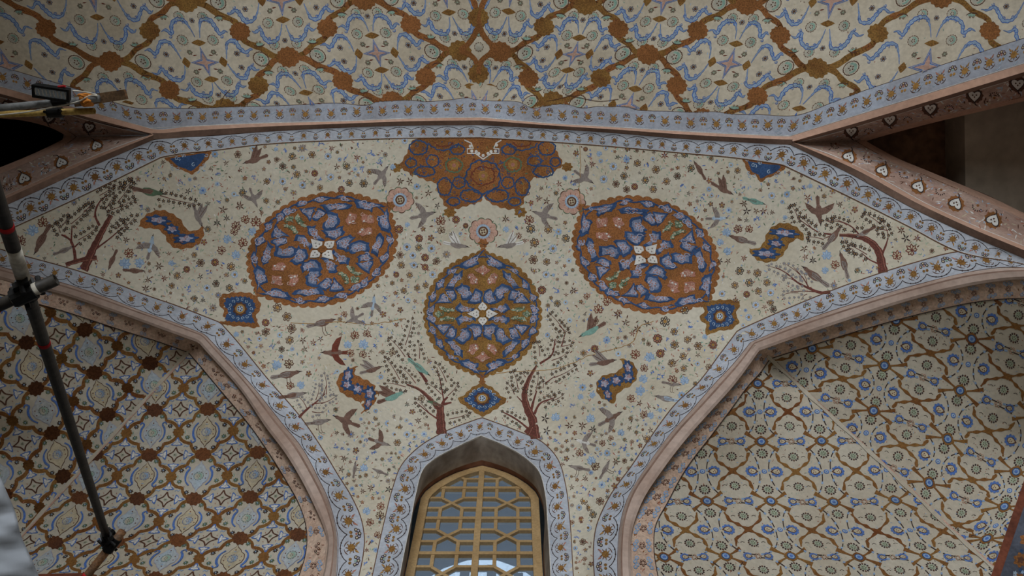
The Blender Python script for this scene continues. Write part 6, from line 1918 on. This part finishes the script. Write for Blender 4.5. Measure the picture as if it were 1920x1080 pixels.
# white cable along the tubes and orange tie
def hose(pts, r, n=8):
    P_ = crspline(pts, .02) if False else np.vstack([np.array(pts[0])] + [np.array(pts[i]) + (np.array(pts[i + 1]) - np.array(pts[i])) * t for i in range(len(pts) - 1) for t in (.25, .5, .75, 1.0)])
    for _ in range(3):
        P_[1:-1] = (P_[:-2] + 2 * P_[1:-1] + P_[2:]) / 4
    V, F = [], []
    for i, p in enumerate(P_):
        d = P_[min(i + 1, len(P_) - 1)] - P_[max(i - 1, 0)]; d /= np.linalg.norm(d)
        u = np.cross(d, [.2, .3, 1]); u /= np.linalg.norm(u); v = np.cross(d, u)
        V += [p + r * (math.cos(a) * u + math.sin(a) * v) for a in np.arange(n) * 2 * math.pi / n]
    for i in range(len(P_) - 1):
        F += [(i * n + k, i * n + (k + 1) % n, (i + 1) * n + (k + 1) % n, (i + 1) * n + k) for k in range(n)]
    return V, F
cb = thing('power_cable', tuple(at(-30, 216, D0)), 'thin white power cable looped along the grey tube', 'cable')
V, F = hose([at(-30, 218, D0 - .04), at(40, 212, D0 - .04), at(85, 204, D0 - .045), at(125, 196, D0 - .045), at(150, 190, D0 - .05), at(160, 183, D0 - .05), at(172, 178, D0 - .05), at(184, 180, D0 - .04), at(178, 176, D0 - .03), at(150, 171, D0 - .03), at(136, 170, D0 - .05)], .0052)
child('cord', V, F, 'cable', cb, True)
tie = thing('orange_tie', tuple(at(163, 188, D0 - .01)), 'orange strip of cloth knotted round the tube and board', 'tie')
cT = at(163, 187, D0 + .02)
V, F = tube(cT - dS * .03, cT + dS * .03, .047, 12); child('wrap', V, F, 'orange_tie', tie, True)
V, F = hose([cT + vB * .0, at(158, 181, D0 - .06), at(150, 177, D0 - .06), at(147, 179, D0 - .05)], .009); child('loose_end', V, F, 'orange_tie', tie, True)
V, F = hose([at(158, 193, D0 - .06), at(164, 188, D0 - .07), at(171, 190, D0 - .06), at(160, 197, D0 - .05)], .010); child('knot', V, F, 'orange_tie', tie, True)

# ---- white protective sheet hanging at the lower left, over a ledger tube out of frame
ds = thing('dust_sheet', tuple(at(-60, 1150, 3.1)), 'wrinkled white protective sheet hanging in the lower left corner', 'sheet')
N1, N2 = 40, 30
edge_px = crspline([(-30, 820), (0, 893), (14, 925), (28, 958), (40, 1005), (58, 1045), (74, 1083), (110, 1180)], 9)
ii = np.linspace(0, len(edge_px) - 1, N1)
V = []
for i in range(N1):
    e = edge_px[int(ii[i])]
    for j in range(N2):
        u = j / (N2 - 1)
        p = np.array([e[0] - 190 * u, e[1] + 18 * u])
        dd = 3.1 + .03 * math.sin(i * .42 + 2.2 * u) * u + .012 * math.sin(i * .9 - 5 * u + 1) + .006 * math.sin(i * 1.7 + 11 * u) - .35 * u
        V.append(at(p[0], p[1], dd))
F = [(i * N2 + j, i * N2 + j + 1, (i + 1) * N2 + j + 1, (i + 1) * N2 + j) for i in range(N1 - 1) for j in range(N2 - 1)]
so = child('cloth', V, F, 'sheet', ds, True)
sm = so.modifiers.new('thickness', 'SOLIDIFY'); sm.thickness = .004
# reddish ledger board edge low at the left
l0, l1 = at(-40, 1088, 5.6), at(155, 1083, 5.75)
lb = thing('ledger_board', tuple(l0), 'dark reddish board edge at the bottom left of the niche', 'board')
dl = (l1 - l0) / np.linalg.norm(l1 - l0)
V, F = box3((l0 + l1) / 2, (l1 - l0) / 2, np.array([0, .025, 0]), np.array([0, 0, .02])); child('plank', V, F, 'timber', lb)

# ---- pier at the lower right edge, timber batten along it
PR = Surf([(1935, 880, 5.0), (1872, 1090, 4.35), (2050, 880, 4.9), (2050, 1100, 4.2), (1850, 1180, 4.05), (1700, 1600, 2.9), (2500, 1600, 2.75), (2500, 890, 4.6)])
wp = base('wall_pier', PR, [(1938, 890), (1868, 1080), (1832, 1190), (1700, 1600), (2500, 1600), (2500, 890)], 'pier_ground', 20, 'dark painted pier with rust blossoms at the lower right edge', 'wall')
s = Sheet(PR); rnd = random.Random(8)
for c in ((1914, 1050), (1908, 1088), (1926, 1012), (1936, 1070), (1960, 1030)):
    s.add(blob(13, 7, .18, 28), 'rust', 1, aff(c)); s.add(blob(6, 5, .2, 20), 'brown', 2, aff(c))
for _ in range(16):
    s.add(blob(rnd.uniform(3, 6), 5, .3, 20), rnd.choice(['skyblue', 'paleblue', 'blue']), 1.5, aff((rnd.uniform(1895, 1960), rnd.uniform(990, 1110))))
s.build('blossoms', wp)
t0, t1 = at(1931, 893, 4.9), at(1846, 1140, 4.55)
t1 = t0 + (t1 - t0) * 2.2
tb_ = thing(trim_name(), tuple(t0), 'reddish brown timber batten at the lower right edge', 'batten', 'structure')
dt = (t1 - t0) / np.linalg.norm(t1 - t0); vt = np.cross(dt, (t0 - UP)); vt /= np.linalg.norm(vt); wt = np.cross(dt, vt)
V, F = box3((t0 + t1) / 2, (t1 - t0) / 2, vt * .021, wt * .03); child('batten', V, F, 'timber', tb_)
